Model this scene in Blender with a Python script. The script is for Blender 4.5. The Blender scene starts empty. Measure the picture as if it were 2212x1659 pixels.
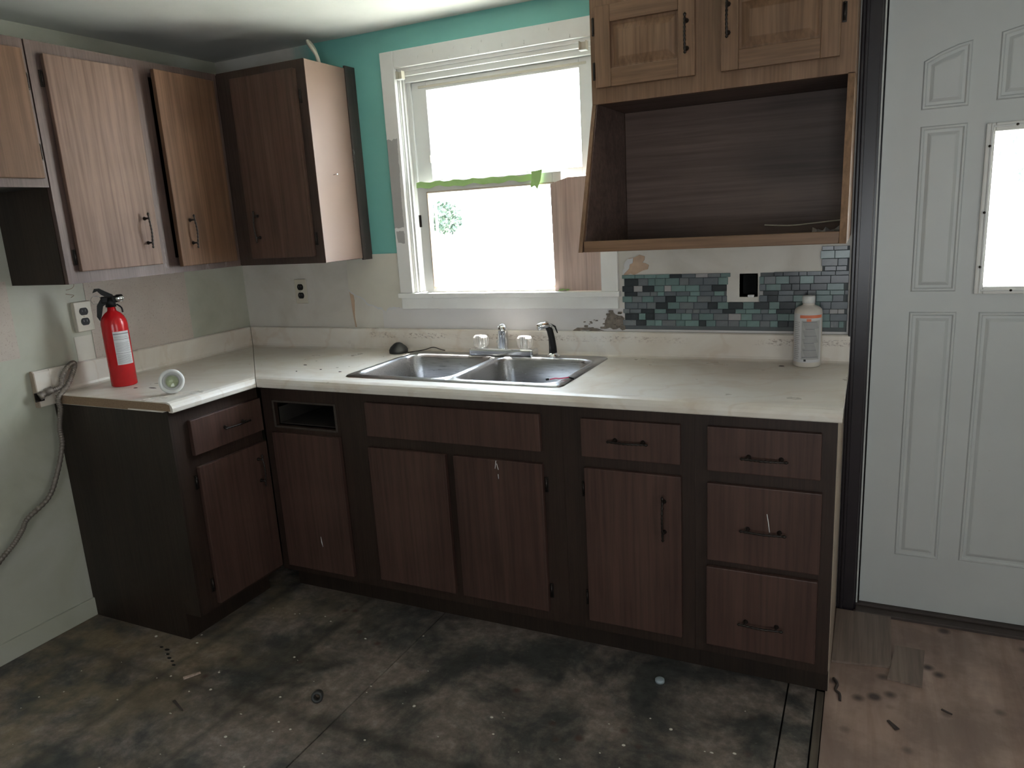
import bpy, bmesh, math, random
from mathutils import Vector, Matrix
random.seed(7)
C = bpy.context.scene.collection
SC = bpy.context.scene
PI = math.pi

# ------------------------------------------------------------------ camera
def cam_matrix(loc, yaw, p, r):
    f = Vector((-math.sin(yaw)*math.cos(p), math.cos(yaw)*math.cos(p), math.sin(p)))
    rt = Vector((math.cos(yaw), math.sin(yaw), 0)); up = rt.cross(f)
    rt2 = rt*math.cos(r)+up*math.sin(r); up2 = up*math.cos(r)-rt*math.sin(r)
    M = Matrix((rt2, up2, -f)).transposed().to_4x4(); M.translation = loc
    return M
cd = bpy.data.cameras.new('camera'); cam = bpy.data.objects.new('camera', cd); C.objects.link(cam)
cam.matrix_world = cam_matrix((2.7405, -2.6951, 1.4573), .4559, -.2219, -.0584)
cd.sensor_fit = 'HORIZONTAL'; cd.sensor_width = 36; cd.lens = 1589.7/2212*36; cd.clip_start = .02
SC.camera = cam
SC.view_settings.view_transform = 'Standard'; SC.view_settings.look = 'None'
SC.view_settings.gamma = 1; SC.view_settings.use_curve_mapping = False
SC.view_settings.exposure = 0.28

# ------------------------------------------------------------------ light
SKY = 17.0; SUN = 85.0; FILL = 25.0; FILL2 = 13.0
w = bpy.data.worlds.new('sky'); SC.world = w; w.use_nodes = True
wn = w.node_tree; bg = wn.nodes['Background']
tc = wn.nodes.new('ShaderNodeTexCoord'); sep = wn.nodes.new('ShaderNodeSeparateXYZ'); rp = wn.nodes.new('ShaderNodeValToRGB')
wn.links.new(tc.outputs['Generated'], sep.inputs[0]); wn.links.new(sep.outputs[2], rp.inputs[0]); wn.links.new(rp.outputs[0], bg.inputs[0])
rp.color_ramp.elements[0].color = (.92, .97, 1, 1); rp.color_ramp.elements[1].color = (.62, .80, 1, 1)
bg.inputs[1].default_value = SKY
sl = bpy.data.lights.new('sun', 'SUN'); sl.energy = SUN; sl.angle = math.radians(.53); sl.color = (1, .95, .87)
so = bpy.data.objects.new('sun', sl); C.objects.link(so)
el, az = math.radians(70), math.radians(6)
sd = Vector((math.sin(az)*math.cos(el), math.cos(az)*math.cos(el), math.sin(el)))   # towards the sun (beyond the back wall)
so.rotation_euler = sd.to_track_quat('Z', 'Y').to_euler()
def area(name, loc, aim, sx, sy, e, col):
    l = bpy.data.lights.new(name, 'AREA'); l.shape = 'RECTANGLE'; l.size = sx; l.size_y = sy; l.energy = e; l.color = col
    o = bpy.data.objects.new(name, l); C.objects.link(o); o.location = loc
    o.rotation_euler = (Vector(loc)-Vector(aim)).to_track_quat('Z', 'Y').to_euler(); return o
area('fill_rear', (2.8, -4.55, 1.3), (2.2, -1.6, 2.3), 1.2, 1.1, FILL, (.90, .95, 1))  # added fill lamp in front of the solid rear wall, no window there
area('fill_right', (4.25, -2.3, 1.3), (1.5, -1.8, 2.2), 1.0, 1.0, FILL2, (.97, .98, .97))  # second added fill lamp, beside a right wall without any opening

# ------------------------------------------------------------------ materials
class NT:
    def __init__(s, name):
        s.m = bpy.data.materials.new(name); s.m.use_nodes = True; s.t = s.m.node_tree; s.b = s.t.nodes['Principled BSDF']
        s.o = s.t.nodes.new('ShaderNodeTexCoord').outputs['Object']
    def n(s, typ, **kw):
        x = s.t.nodes.new(typ)
        for k, v in kw.items(): setattr(x, k, v)
        return x
    def l(s, a, b): s.t.links.new(a, b)
    def mapping(s, scale=(1, 1, 1), loc=(0, 0, 0), rot=(0, 0, 0)):
        x = s.n('ShaderNodeMapping'); s.l(s.o, x.inputs[0]); x.inputs[1].default_value = loc; x.inputs[2].default_value = rot; x.inputs[3].default_value = scale
        return x.outputs[0]
    def noise(s, vec, scale, det=4, rough=.6, dist=0):
        x = s.n('ShaderNodeTexNoise'); s.l(vec, x.inputs['Vector']); x.inputs['Scale'].default_value = scale
        x.inputs['Detail'].default_value = det; x.inputs['Roughness'].default_value = rough; x.inputs['Distortion'].default_value = dist
        return x.outputs['Fac']
    def ramp(s, fac, stops, interp='LINEAR'):
        x = s.n('ShaderNodeValToRGB'); s.l(fac, x.inputs[0]); e = x.color_ramp.elements; x.color_ramp.interpolation = interp
        while len(e) < len(stops): e.new(.5)
        for i, (p, c) in enumerate(stops):
            e[i].position = p; e[i].color = (c, c, c, 1) if isinstance(c, (int, float)) else (*c, 1)
        return x.outputs[0]
    def mix(s, fac, a, b, mode='MIX'):
        x = s.n('ShaderNodeMix', data_type='RGBA', blend_type=mode)
        for i, v in ((0, fac), (6, a), (7, b)):
            if isinstance(v, (int, float)): x.inputs[i].default_value = v if i == 0 else (v, v, v, 1)
            elif isinstance(v, tuple): x.inputs[i].default_value = (*v, 1)
            else: s.l(v, x.inputs[i])
        return x.outputs[2]
    def math(s, op, a, b=None, clamp=False):
        x = s.n('ShaderNodeMath', operation=op, use_clamp=clamp)
        for i, v in ((0, a), (1, b)):
            if v is None: continue
            if isinstance(v, (int, float)): x.inputs[i].default_value = v
            else: s.l(v, x.inputs[i])
        return x.outputs[0]
    def xyz(s, vec=None):
        x = s.n('ShaderNodeSeparateXYZ'); s.l(vec or s.o, x.inputs[0]); return x.outputs
    def bump(s, h, strength=.3, dist=.002):
        x = s.n('ShaderNodeBump'); s.l(h, x.inputs['Height']); x.inputs['Strength'].default_value = strength; x.inputs['Distance'].default_value = dist
        s.l(x.outputs[0], s.b.inputs['Normal'])
    def col(s, c):
        if isinstance(c, tuple): s.b.inputs['Base Color'].default_value = (*c, 1)
        else: s.l(c, s.b.inputs['Base Color'])
    def set(s, rough=.5, metal=0, spec=.5, coat=0):
        s.b.inputs['Metallic'].default_value = metal; s.b.inputs['Specular IOR Level'].default_value = spec; s.b.inputs['Coat Weight'].default_value = coat
        if isinstance(rough, (int, float)): s.b.inputs['Roughness'].default_value = rough
        else: s.l(rough, s.b.inputs['Roughness'])
def plain(name, c, rough=.5, metal=0, spec=.5, var=.12, scale=30):
    t = NT(name); f = t.noise(t.o, scale, 3)
    t.col(t.mix(f, tuple(x*(1-var) for x in c), tuple(min(1, x*(1+var)) for x in c))); t.set(rough, metal, spec); return t.m
def wood(name, c1, c2, axis='z', rough=.45, fine=150, broad=11, spec=.4, wear=None):
    t = NT(name); lo = .035
    sc = {'x': (lo, 1, 1), 'y': (1, lo, 1), 'z': (1, 1, lo)}[axis]
    v = t.mapping(sc)
    f1 = t.noise(v, broad, 3, .6, .6); f2 = t.noise(v, fine, 3, .6, .2)
    a = t.ramp(f1, [(.3, c1), (.7, c2)])
    d = t.ramp(f2, [(.35, .62), (.6, 1.0)])
    c = t.mix(.75, a, d, 'MULTIPLY')
    g = t.ramp(t.noise(t.o, 2.2, 4), [(.35, .82), (.65, 1.08)])
    c = t.mix(.8, c, g, 'MULTIPLY')
    if wear:
        wv = t.ramp(t.noise(t.mapping((14, 14, 4)), 1, 6, .7), [(.62, 0.), (.70, 1.)])
        c = t.mix(t.math('MULTIPLY', wv, .5), c, wear)
    t.col(c); t.set(t.ramp(f2, [(0, rough+.1), (1, rough-.05)]), 0, spec); t.bump(f2, .15, .0008); return t.m

M = {}
M['base_frame'] = wood('dark_stained_frame', (.032, .019, .014), (.046, .027, .020), 'z', .42)
M['base_door'] = wood('red_brown_door_veneer', (.064, .033, .026), (.098, .053, .041), 'z', .42, 90, 16)
M['base_side'] = wood('blackened_side_panel', (.022, .014, .010), (.034, .021, .014), 'z', .5)
M['upper_frame'] = wood('worn_upper_frame', (.095, .06, .052), (.15, .10, .088), 'z', .42, wear=(.32, .26, .26))
M['upper_frame_dark'] = wood('corner_cabinet_frame', (.048, .030, .024), (.07, .045, .036), 'z', .45)
M['upper_door'] = wood('faded_upper_door', (.175, .108, .082), (.235, .15, .118), 'z', .5, 90, 16, spec=.25)
M['upper_door_b'] = wood('orange_upper_door', (.135, .072, .042), (.195, .108, .066), 'z', .48, 90, 16, spec=.25)
M['upper_door_c'] = wood('corner_door', (.085, .048, .035), (.13, .078, .058), 'z', .4, 90, 16)
M['side_tan'] = plain('tan_side_panel', (.165, .108, .085), .5, var=.10, scale=5)
M['filler'] = wood('scuffed_filler', (.045, .035, .032), (.08, .06, .055), 'z', .4, wear=(.55, .62, .64))
M['oak'] = wood('golden_oak_vertical', (.20, .108, .058), (.29, .17, .10), 'z', .42, 110, 14)
M['oak_x'] = wood('golden_oak_horizontal', (.20, .108, .058), (.29, .17, .10), 'x', .42, 110, 14)
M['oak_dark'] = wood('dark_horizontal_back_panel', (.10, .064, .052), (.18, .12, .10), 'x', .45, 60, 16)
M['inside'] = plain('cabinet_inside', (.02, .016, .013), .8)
M['edge'] = plain('raw_particleboard', (.28, .19, .12), .85, var=.35, scale=240)
M['edge_light'] = plain('pale_panel_edge', (.40, .32, .25), .6)
M['iron'] = plain('aged_dark_metal', (.045, .038, .034), .35, .8, var=.4, scale=200)
M['chrome'] = plain('chrome', (.82, .83, .85), .12, 1, var=.03)
M['black_plastic'] = plain('black_plastic', (.012, .012, .012), .5, spec=.3)
M['grey_rubber'] = plain('dark_grey_rubber', (.045, .047, .046), .5)
M['white_plastic'] = plain('white_plastic', (.72, .73, .72), .35, var=.04)
M['ivory'] = plain('ivory_plastic', (.62, .58, .48), .38, var=.06)
M['white_trim'] = plain('white_vinyl', (.76, .76, .73), .35, var=.05, scale=8)
M['grout'] = plain('pale_mastic', (.46, .44, .40), .8); M['bed'] = plain('grey_grout', (.11, .125, .13), .7)
M['dark_hole'] = plain('dark_void', (.008, .008, .008), .9)
M['weather'] = plain('pale_weatherstrip', (.62, .64, .62), .5)
M['board'] = wood('bare_plywood_board', (.50, .37, .32), (.62, .48, .42), 'z', .6, 70, 10)  # paleness includes backlight and window glare put into the colour
M['red'] = plain('red_enamel', (.52, .012, .016), .22, var=.05)
M['label_white'] = plain('label_paper', (.62, .62, .63), .5, var=.03)
M['print'] = plain('grey_print', (.22, .22, .23), .6)
M['print_black'] = plain('black_print', (.03, .03, .03), .6)
M['orange'] = plain('orange_print', (.72, .20, .10), .5)
M['tape'] = plain('green_masking_tape', (.42, .66, .25), .6, var=.1, scale=12)
M['foil'] = plain('crumpled_foil', (.8, .8, .8), .35, .35)
M['conduit'] = plain('dull_flexible_conduit', (.23, .20, .175), .45, .35, var=.25, scale=60)
M['pink'] = plain('pink_plastic', (.65, .08, .16), .5)
M['sun_block'] = plain('sun_block_pale', (.6, .6, .58), .7)

# stainless
t = NT('brushed_stainless'); f = t.noise(t.mapping((6, 90, 90)), 3, 3)
t.col(t.ramp(f, [(.3, (.42, .42, .43)), (.7, (.56, .56, .57))])); t.set(t.ramp(f, [(0, .24), (1, .34)]), 1); M['steel'] = t.m
# acrylic knob
t = NT('clear_acrylic'); t.col((.95, .93, .9)); t.set(.08); t.b.inputs['Transmission Weight'].default_value = .75; t.b.inputs['IOR'].default_value = 1.49; M['acrylic'] = t.m
# thin glass
def glass(name, tint=(1, 1, 1)):
    m = bpy.data.materials.new(name); m.use_nodes = True; t = m.node_tree; t.nodes.remove(t.nodes['Principled BSDF'])
    a = t.nodes.new('ShaderNodeBsdfTransparent'); a.inputs[0].default_value = (*tint, 1)
    g = t.nodes.new('ShaderNodeBsdfGlossy'); g.inputs['Roughness'].default_value = .02
    lw = t.nodes.new('ShaderNodeLayerWeight'); pw = t.nodes.new('ShaderNodeMath'); pw.operation = 'POWER'; pw.inputs[1].default_value = 5
    fr = t.nodes.new('ShaderNodeMath'); fr.operation = 'MULTIPLY_ADD'; fr.inputs[1].default_value = .9; fr.inputs[2].default_value = .04; fr.use_clamp = True
    t.links.new(lw.outputs['Facing'], pw.inputs[0]); t.links.new(pw.outputs[0], fr.inputs[0]); mx = t.nodes.new('ShaderNodeMixShader')
    t.links.new(fr.outputs[0], mx.inputs[0]); t.links.new(a.outputs[0], mx.inputs[1]); t.links.new(g.outputs[0], mx.inputs[2])
    t.links.new(mx.outputs[0], t.nodes['Material Output'].inputs[0]); return m
M['glass'] = glass('window_glass'); M['glass_green'] = glass('greenish_lens', (.92, .97, .88))
# marble laminate
t = NT('cream_marble_laminate')
n1 = t.noise(t.o, 2.5, 6, .6, 1.5); base = t.ramp(n1, [(.3, (.66, .585, .50)), (.5, (.74, .69, .62)), (.7, (.79, .76, .71))])
v = t.n('ShaderNodeTexWave', wave_type='BANDS'); t.l(t.mapping((1, 1.6, 1.3), rot=(0, .3, .7)), v.inputs['Vector']); v.inputs['Scale'].default_value = 1.6; v.inputs['Distortion'].default_value = 14; v.inputs['Detail'].default_value = 5; v.inputs['Detail Scale'].default_value = 1.3
vein = t.ramp(v.outputs['Fac'], [(.0, 1.), (.06, 0.)])
c = t.mix(t.math('MULTIPLY', vein, .20), base, (.52, .38, .26))
sp = t.ramp(t.noise(t.o, 45, 4, .6), [(.70, 0.), (.78, 1.)])
c = t.mix(t.math('MULTIPLY', sp, .35), c, (.25, .17, .11))
X = t.xyz(); bnd = t.math('MULTIPLY', t.math('GREATER_THAN', X[1], -.0235), t.math('MULTIPLY', t.math('GREATER_THAN', X[2], .970), t.math('LESS_THAN', X[2], .993)))
bnd = t.math('MULTIPLY', bnd, t.math('GREATER_THAN', X[0], .72))
res = t.ramp(t.noise(t.mapping((.7, 1, 1.2)), 95, 5, .75), [(.50, 0.), (.60, 1.)]); patch = t.ramp(t.noise(t.mapping((1, 1, 1), (4, 2, 1)), 3.2, 3), [(.42, 0.), (.52, 1.)])
c = t.mix(t.math('MULTIPLY', t.math('MULTIPLY', bnd, res), t.math('MULTIPLY', patch, .65)), c, (.20, .13, .10))
t.col(c); t.set(t.ramp(t.noise(t.o, 7, 4), [(.3, .26), (.7, .40)]), 0, .5); M['laminate'] = t.m
# laminate worn splash: adhesive residue band
# ceiling
t = NT('matt_ceiling_paint'); f = t.noise(t.o, 3, 4); t.col(t.ramp(f, [(.3, (.66, .66, .62)), (.7, (.74, .74, .71))])); t.set(.8); t.bump(t.noise(t.o, 60, 3), .1, .002); M['ceiling'] = t.m
# back wall: teal paint above, cream below, brush-edged
t = NT('back_wall_paint'); X = t.xyz()
edge = t.noise(t.o, 16, 4)
zz = t.math('ADD', X[2], t.math('MULTIPLY', t.math('SUBTRACT', edge, .5), .015))
xx = t.math('ADD', X[0], t.math('MULTIPLY', t.math('SUBTRACT', edge, .5), .12))
teal_m = t.math('MULTIPLY', t.math('GREATER_THAN', zz, 1.333), t.math('MULTIPLY', t.math('SUBTRACT', xx, .44), 8, True))
teal_m = t.math('MULTIPLY', teal_m, t.math('LESS_THAN', X[0], 2.4))
teal = t.mix(t.noise(t.o, 3, 4), (.16, .44, .40), (.20, .51, .46))
cream = t.ramp(t.noise(t.o, 3.5, 5, .6, .5), [(.3, (.56, .53, .47)), (.5, (.66, .63, .575)), (.7, (.72, .70, .65))])
stain = t.ramp(t.noise(t.o, 9, 6, .7), [(.60, 0.), (.72, 1.)])
cream = t.mix(t.math('MULTIPLY', stain, .22), cream, (.33, .25, .17))
white_m = t.math('MULTIPLY', t.math('LESS_THAN', zz, 1.10), t.math('GREATER_THAN', X[0], .80))
cream = t.mix(t.math('MULTIPLY', white_m, .8), cream, (.66, .64, .64))
t.col(t.mix(teal_m, cream, teal)); t.set(.45); t.bump(t.noise(t.o, 25, 5), .15, .003); M['wall_back'] = t.m
# left wall
t = NT('left_wall_paint')
c = t.ramp(t.noise(t.o, 2.5, 5, .6, .5), [(.3, (.40, .41, .33)), (.5, (.50, .505, .42)), (.7, (.56, .565, .50))])
t.col(c); t.set(.5); t.bump(t.noise(t.o, 30, 5), .12, .003); M['wall_left'] = t.m
t = NT('speckled_pink_wallpaper')
a = t.ramp(t.noise(t.o, 6, 4), [(.3, (.50, .43, .37)), (.7, (.58, .51, .45))])
s1 = t.ramp(t.noise(t.o, 150, 3, .7), [(.58, 0.), (.68, 1.)])
t.col(t.mix(t.math('MULTIPLY', s1, .5), a, (.28, .19, .15))); t.set(.6); M['pinkpaper'] = t.m
M['flapcream'] = plain('old_wallpaper', (.64, .61, .53), .5, var=.1, scale=6)
M['plaster'] = plain('torn_plaster', (.50, .36, .26), .85, var=.3, scale=25)
M['rot'] = plain('mouldy_plaster', (.20, .17, .14), .9, var=.75, scale=70)
# window casing with grey primer patches
t = NT('white_casing_paint'); X = t.xyz(); e = t.noise(t.o, 14, 4)
def band(lo, hi, ax, wob):
    q = t.math('ADD', X[ax], t.math('MULTIPLY', t.math('SUBTRACT', e, .5), wob))
    return t.math('MULTIPLY', t.math('GREATER_THAN', q, lo), t.math('LESS_THAN', q, hi))
p1 = t.math('MULTIPLY', band(1.445, 1.795, 2, .06), band(.912, .966, 0, .02))
p2 = t.math('MULTIPLY', band(1.375, 1.43, 2, .04), band(.925, .962, 0, .02))
pm = t.math('MAXIMUM', p1, p2)
wc = t.ramp(t.noise(t.o, 6, 4), [(.3, (.76, .75, .72)), (.7, (.83, .83, .81))])
chip = t.ramp(t.noise(t.o, 55, 4, .7), [(.69, 0.), (.73, 1.)])
wc = t.mix(t.math('MULTIPLY', chip, .4), wc, (.40, .36, .30))
t.col(t.mix(t.math('MULTIPLY', pm, .9), wc, (.36, .36, .355))); t.set(.35); M['casing'] = t.m
# entry door white paint
t = NT('white_door_paint')
c = t.ramp(t.noise(t.o, 2, 4), [(.3, (.54, .565, .56)), (.7, (.60, .625, .62))])
d = t.ramp(t.noise(t.o, 60, 4, .7), [(.70, 0.), (.75, 1.)]); t.col(t.mix(t.math('MULTIPLY', d, .35), c, (.3, .3, .24))); t.set(.38); M['door'] = t.m
M['dark_trim'] = plain('dark_brown_gloss_paint', (.018, .014, .018), .28, var=.3, scale=6)
M['threshold'] = plain('grimy_threshold', (.06, .045, .04), .6, var=.4, scale=20)
# grimy subfloor
t = NT('grimy_subfloor')
X = t.xyz()
big = t.noise(t.mapping((1, 1, 1), (3, 5, 0)), 3.4, 8, .68, .3); fine = t.noise(t.o, 22, 7, .7)
m1 = t.ramp(big, [(.42, 0.), (.57, 1.)])
dark = t.ramp(fine, [(.3, (.034, .035, .034)), (.6, (.075, .074, .070))])
worn = t.ramp(fine, [(.3, (.12, .098, .083)), (.5, (.21, .17, .145)), (.7, (.34, .295, .26))])
c = t.mix(m1, dark, worn)
# tanner, cleaner area near the left wall; darker to the right
tan = t.math('MULTIPLY', t.math('SUBTRACT', 1.25, X[0]), 1.1, True)
nz = t.ramp(t.noise(t.mapping((1, 1, 1), (9, 1, 0)), 4.5, 5, .6), [(.42, 0.), (.6, 1.)])
c = t.mix(t.math('MULTIPLY', t.math('MULTIPLY', tan, nz), .8), c, t.ramp(fine, [(.3, (.18, .13, .08)), (.7, (.34, .26, .165))]))
spk = t.ramp(t.noise(t.mapping((1, 1.3, 1), (2, 7, 0)), 38, 6, .75), [(.63, 0.), (.70, 1.)])
c = t.mix(t.math('MULTIPLY', spk, .45), c, (.34, .31, .29))
# broad dark scuff lines left by an old grid of tiles
for (ax, pos, wd) in ((1, -1.22, .035), (0, .62, .03), (1, -1.75, .035), (0, 1.0, .025)):
    q = t.math('ADD', X[ax], t.math('MULTIPLY', t.math('SUBTRACT', t.noise(t.o, 5, 4), .5), .06))
    b = t.math('SUBTRACT', 1, t.math('DIVIDE', t.math('ABSOLUTE', t.math('SUBTRACT', q, pos)), wd), True)
    c = t.mix(t.math('MULTIPLY', b, .55), c, (.035, .032, .028))
rust = t.n('ShaderNodeTexVoronoi'); t.l(t.o, rust.inputs['Vector']); rust.inputs['Scale'].default_value = 9; rust.inputs['Randomness'].default_value = 1
r = t.math('MULTIPLY', t.ramp(rust.outputs['Distance'], [(.06, 1.), (.16, 0.)]), t.ramp(t.noise(t.mapping((1, 1, 1), (5, 5, 5)), 1.6, 2), [(.5, 0.), (.58, 1.)]))
c = t.mix(t.math('MULTIPLY', r, .75), c, (.075, .03, .018))
t.col(c); t.set(t.ramp(big, [(.3, .38), (.7, .62)]), 0, .45); t.bump(fine, .25, .003); M['floor'] = t.m
# newer plywood
t = NT('orange_plywood')
g = t.noise(t.mapping((1, .12, 1)), 14, 5, .6, .8); c = t.ramp(g, [(.3, (.31, .205, .165)), (.55, (.41, .29, .24)), (.75, (.50, .37, .315))])
vo = t.n('ShaderNodeTexVoronoi'); t.l(t.mapping((1, 1, 1), (.3, .1, 0)), vo.inputs['Vector']); vo.inputs['Scale'].default_value = 8
k = t.ramp(vo.outputs['Distance'], [(.09, 1.), (.2, 0.)]); c = t.mix(t.math('MULTIPLY', k, .9), c, (.035, .025, .025))
gr = t.ramp(t.noise(t.o, 4, 6, .65), [(.42, 1.), (.62, 0.)]); c = t.mix(t.math('MULTIPLY', gr, .45), c, (.085, .055, .048))
t.col(c); t.set(.5); t.bump(g, .1, .001); M['ply'] = t.m
M['plank'] = wood('grey_brown_plank', (.19, .14, .115), (.31, .24, .20), 'y', .45, 70, 12)
M['plank_dark'] = wood('dark_old_strip', (.05, .04, .032), (.14, .11, .085), 'y', .7, 80, 20)
# outdoors
t = NT('sunlit_dry_ground'); t.col(t.ramp(t.noise(t.o, 3, 6), [(.3, (.40, .42, .33)), (.7, (.56, .55, .48))])); t.set(.9); M['lawn'] = t.m
M['leaf'] = plain('leaf_green', (.035, .06, .04), .6); M['bark'] = plain('pale_bark', (.55, .53, .48), .9)
# mosaic glass
TILES = [plain('tile_'+n, c, r, var=.25, scale=35) for n, c, r in (
    ('charcoal', (.035, .042, .048), .18), ('slate', (.115, .135, .15), .25), ('teal_grey', (.14, .21, .205), .2),
    ('grey', (.155, .17, .18), .25), ('sea', (.17, .26, .25), .2), ('pale', (.34, .33, .33), .2), ('storm', (.12, .14, .155), .22))]

# ------------------------------------------------------------------ geometry helpers
def box(bm, x0, x1, y0, y1, z0, z1, bev=0, seg=2):
    r = bmesh.ops.create_cube(bm, size=1, matrix=Matrix.Translation(((x0+x1)/2, (y0+y1)/2, (z0+z1)/2)) @ Matrix.Diagonal((abs(x1-x0), abs(y1-y0), abs(z1-z0), 1)))
    if bev:
        es = list({e for v in r['verts'] for e in v.link_edges})
        bmesh.ops.bevel(bm, geom=es, offset=bev, segments=seg, affect='EDGES', profile=.6)
def tube(bm, pts, rad, n=12, cap=True):
    P = [Vector(p) for p in pts]; R_ = rad if isinstance(rad, (list, tuple)) else [rad]*len(P); rings = []; prev = None
    for i, p in enumerate(P):
        d = (P[min(i+1, len(P)-1)]-P[max(i-1, 0)]).normalized()
        if prev is None:
            a = d.orthogonal().normalized()
        else:
            a = prev-d*prev.dot(d); a = a.normalized() if a.length > 1e-6 else d.orthogonal().normalized()
        prev = a; b = d.cross(a)
        rings.append([bm.verts.new(p+(a*math.cos(2*PI*k/n)+b*math.sin(2*PI*k/n))*R_[i]) for k in range(n)])
    for i in range(len(rings)-1):
        for k in range(n):
            f = bm.faces.new((rings[i][k], rings[i][(k+1) % n], rings[i+1][(k+1) % n], rings[i+1][k])); f.smooth = True
    if cap:
        bm.faces.new(list(reversed(rings[0]))); bm.faces.new(rings[-1])
def lathe(bm, prof, n=32, M4=Matrix.Identity(4), a0=0, a1=2*PI):
    full = abs(a1-a0-2*PI) < 1e-6; cnt = n if full else n+1; rings = []
    for r, z in prof:
        rings.append([bm.verts.new(M4 @ Vector((max(r, 1e-5)*math.cos(a0+(a1-a0)*k/n), max(r, 1e-5)*math.sin(a0+(a1-a0)*k/n), z))) for k in range(cnt)])
    for i in range(len(rings)-1):
        for k in range(n):
            k2 = (k+1) % cnt
            f = bm.faces.new((rings[i][k], rings[i][k2], rings[i+1][k2], rings[i+1][k])); f.smooth = True
def prism(bm, poly, axis, a0, a1):
    # poly: list of 2D points; extruded along axis from a0 to a1
    def P(u, v, a): return {'x': (a, u, v), 'y': (u, a, v), 'z': (u, v, a)}[axis]
    A = [bm.verts.new(P(u, v, a0)) for u, v in poly]; B = [bm.verts.new(P(u, v, a1)) for u, v in poly]; n = len(poly)
    bm.faces.new(A); bm.faces.new(list(reversed(B)))
    for i in range(n): bm.faces.new((A[i], B[i], B[(i+1) % n], A[(i+1) % n]))
def spline(pts, sub=8):
    P = [Vector(p) for p in pts]; out = []
    for i in range(len(P)-1):
        p0, p1, p2, p3 = P[max(i-1, 0)], P[i], P[i+1], P[min(i+2, len(P)-1)]
        for k in range(sub):
            s = k/sub
            out.append(.5*((2*p1)+(p2-p0)*s+(2*p0-5*p1+4*p2-p3)*s*s+(3*p1-p0-3*p2+p3)*s**3))
    return out+[P[-1]]
def obj(name, bm, mat, parent=None, loc=None, rot=None, label=None):
    bmesh.ops.recalc_face_normals(bm, faces=bm.faces)
    me = bpy.data.meshes.new(name); bm.to_mesh(me); bm.free()
    for m in (mat if isinstance(mat, list) else [mat]): me.materials.append(M[m] if isinstance(m, str) else m)
    o = bpy.data.objects.new(name, me); C.objects.link(o)
    if parent: o.parent = parent
    if loc: o.location = loc
    if rot: o.rotation_euler = rot
    if label: o['label'] = label
    return o
def thing(name, label, cat, loc=(0, 0, 0), rotz=0, group=None):
    o = bpy.data.objects.new(name, None); C.objects.link(o); o.empty_display_size = .1
    o.location = loc; o.rotation_euler = (0, 0, rotz); o['label'] = label; o['category'] = cat
    if group: o['group'] = group
    return o
def tag(o, label, cat, group=None):
    o['label'] = label; o['category'] = cat
    if group: o['group'] = group
    return o
def struct(o, label=None, cat=None):
    o['kind'] = 'structure'
    if label: o['label'] = label
    if cat: o['category'] = cat
    return o
def bx(name, mat, parent, *a, **k):
    bm = bmesh.new(); lab = k.pop('label', None); box(bm, *a, **k); return obj(name, bm, mat, parent, label=lab)
def nb(): return bmesh.new()

CEIL = 2.225; RX = 4.3; RY = -4.6; WT = .14
# ------------------------------------------------------------------ floor
floor = bpy.data.objects.new('floor', None); C.objects.link(floor); struct(floor, 'grimy bare subfloor of worn panels with cleaner plywood by the door', 'floor')
G = .0025
bx('subfloor_panel', 'floor', floor, -.0, 1.34-G, RY, 0, -.02, 0)
bx('subfloor_panel', 'floor', floor, 1.34+G, 2.575-G, RY, 0, -.02, 0.0008)
bx('edge_strip', 'floor', floor, 2.575+G, 2.655-G, RY, -.01, -.02, 0.001)
bx('wood_strip', 'plank_dark', floor, 2.657, 2.680-G, RY, -.535, -.03, -.004, label='narrow dark splintered strip between the two floor surfaces')
bx('plywood_panel', 'ply', floor, 2.680, RX, RY, .0, -.02, 0.0, label='cleaner orange-brown plywood with dark spots')
bx('underlay', 'dark_hole', floor, -.1, RX+.1, RY-.1, .14, -.06, -.021)

# ------------------------------------------------------------------ walls
WX0, WX1, WZ0, WZ1 = .978, 1.831, 1.150, 2.070     # rough opening of window_1
DX0, DX1, DZ1 = 2.752, 3.70, 2.09                  # door opening
wall_back = bpy.data.objects.new('wall_back', None); C.objects.link(wall_back); struct(wall_back, 'back wall painted teal above and stained cream below', 'wall')
bm = nb()
def wallgrid(bm, xs, zs, holes, y0, y1):
    for i in range(len(xs)-1):
        for j in range(len(zs)-1):
            cx, cz = (xs[i]+xs[i+1])/2, (zs[j]+zs[j+1])/2
            if any(h[0] < cx < h[1] and h[2] < cz < h[3] for h in holes): continue
            box(bm, xs[i], xs[i+1], y0, y1, zs[j], zs[j+1])
HO = (2.338, 2.392, 1.142, 1.216)                  # bare hole left by a removed outlet
wallgrid(bm, [-.14, WX0, WX1, HO[0], HO[1], DX0, DX1, RX+.14], [-.05, HO[2], WZ0, HO[3], WZ1, DZ1, CEIL+.05],
         [(WX0, WX1, WZ0, WZ1), (DX0, DX1, -.1, DZ1), HO], 0, WT)
obj('wall_surface', bm, 'wall_back', wall_back)
bm = nb()
box(bm, HO[0]-.004, HO[0], .0, .06, HO[2]-.004, HO[3]+.004); box(bm, HO[1], HO[1]+.004, .0, .06, HO[2]-.004, HO[3]+.004)
box(bm, HO[0]-.004, HO[1]+.004, .06, .064, HO[2]-.004, HO[3]+.004); box(bm, HO[0], HO[1], .0, .06, HO[2]-.004, HO[2]); box(bm, HO[0], HO[1], .0, .06, HO[3], HO[3]+.004)
obj('outlet_hole', bm, 'dark_hole', wall_back, label='open black hole where an outlet was removed')
bm = nb(); box(bm, 2.362, 2.384, -.004, .012, 1.136, 1.146, .002); obj('box_tab', bm, 'white_plastic', wall_back)
wall_left = bpy.data.objects.new('wall_left', None); C.objects.link(wall_left); struct(wall_left, 'stained pale cream left wall with speckled wallpaper patches', 'wall')
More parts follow.
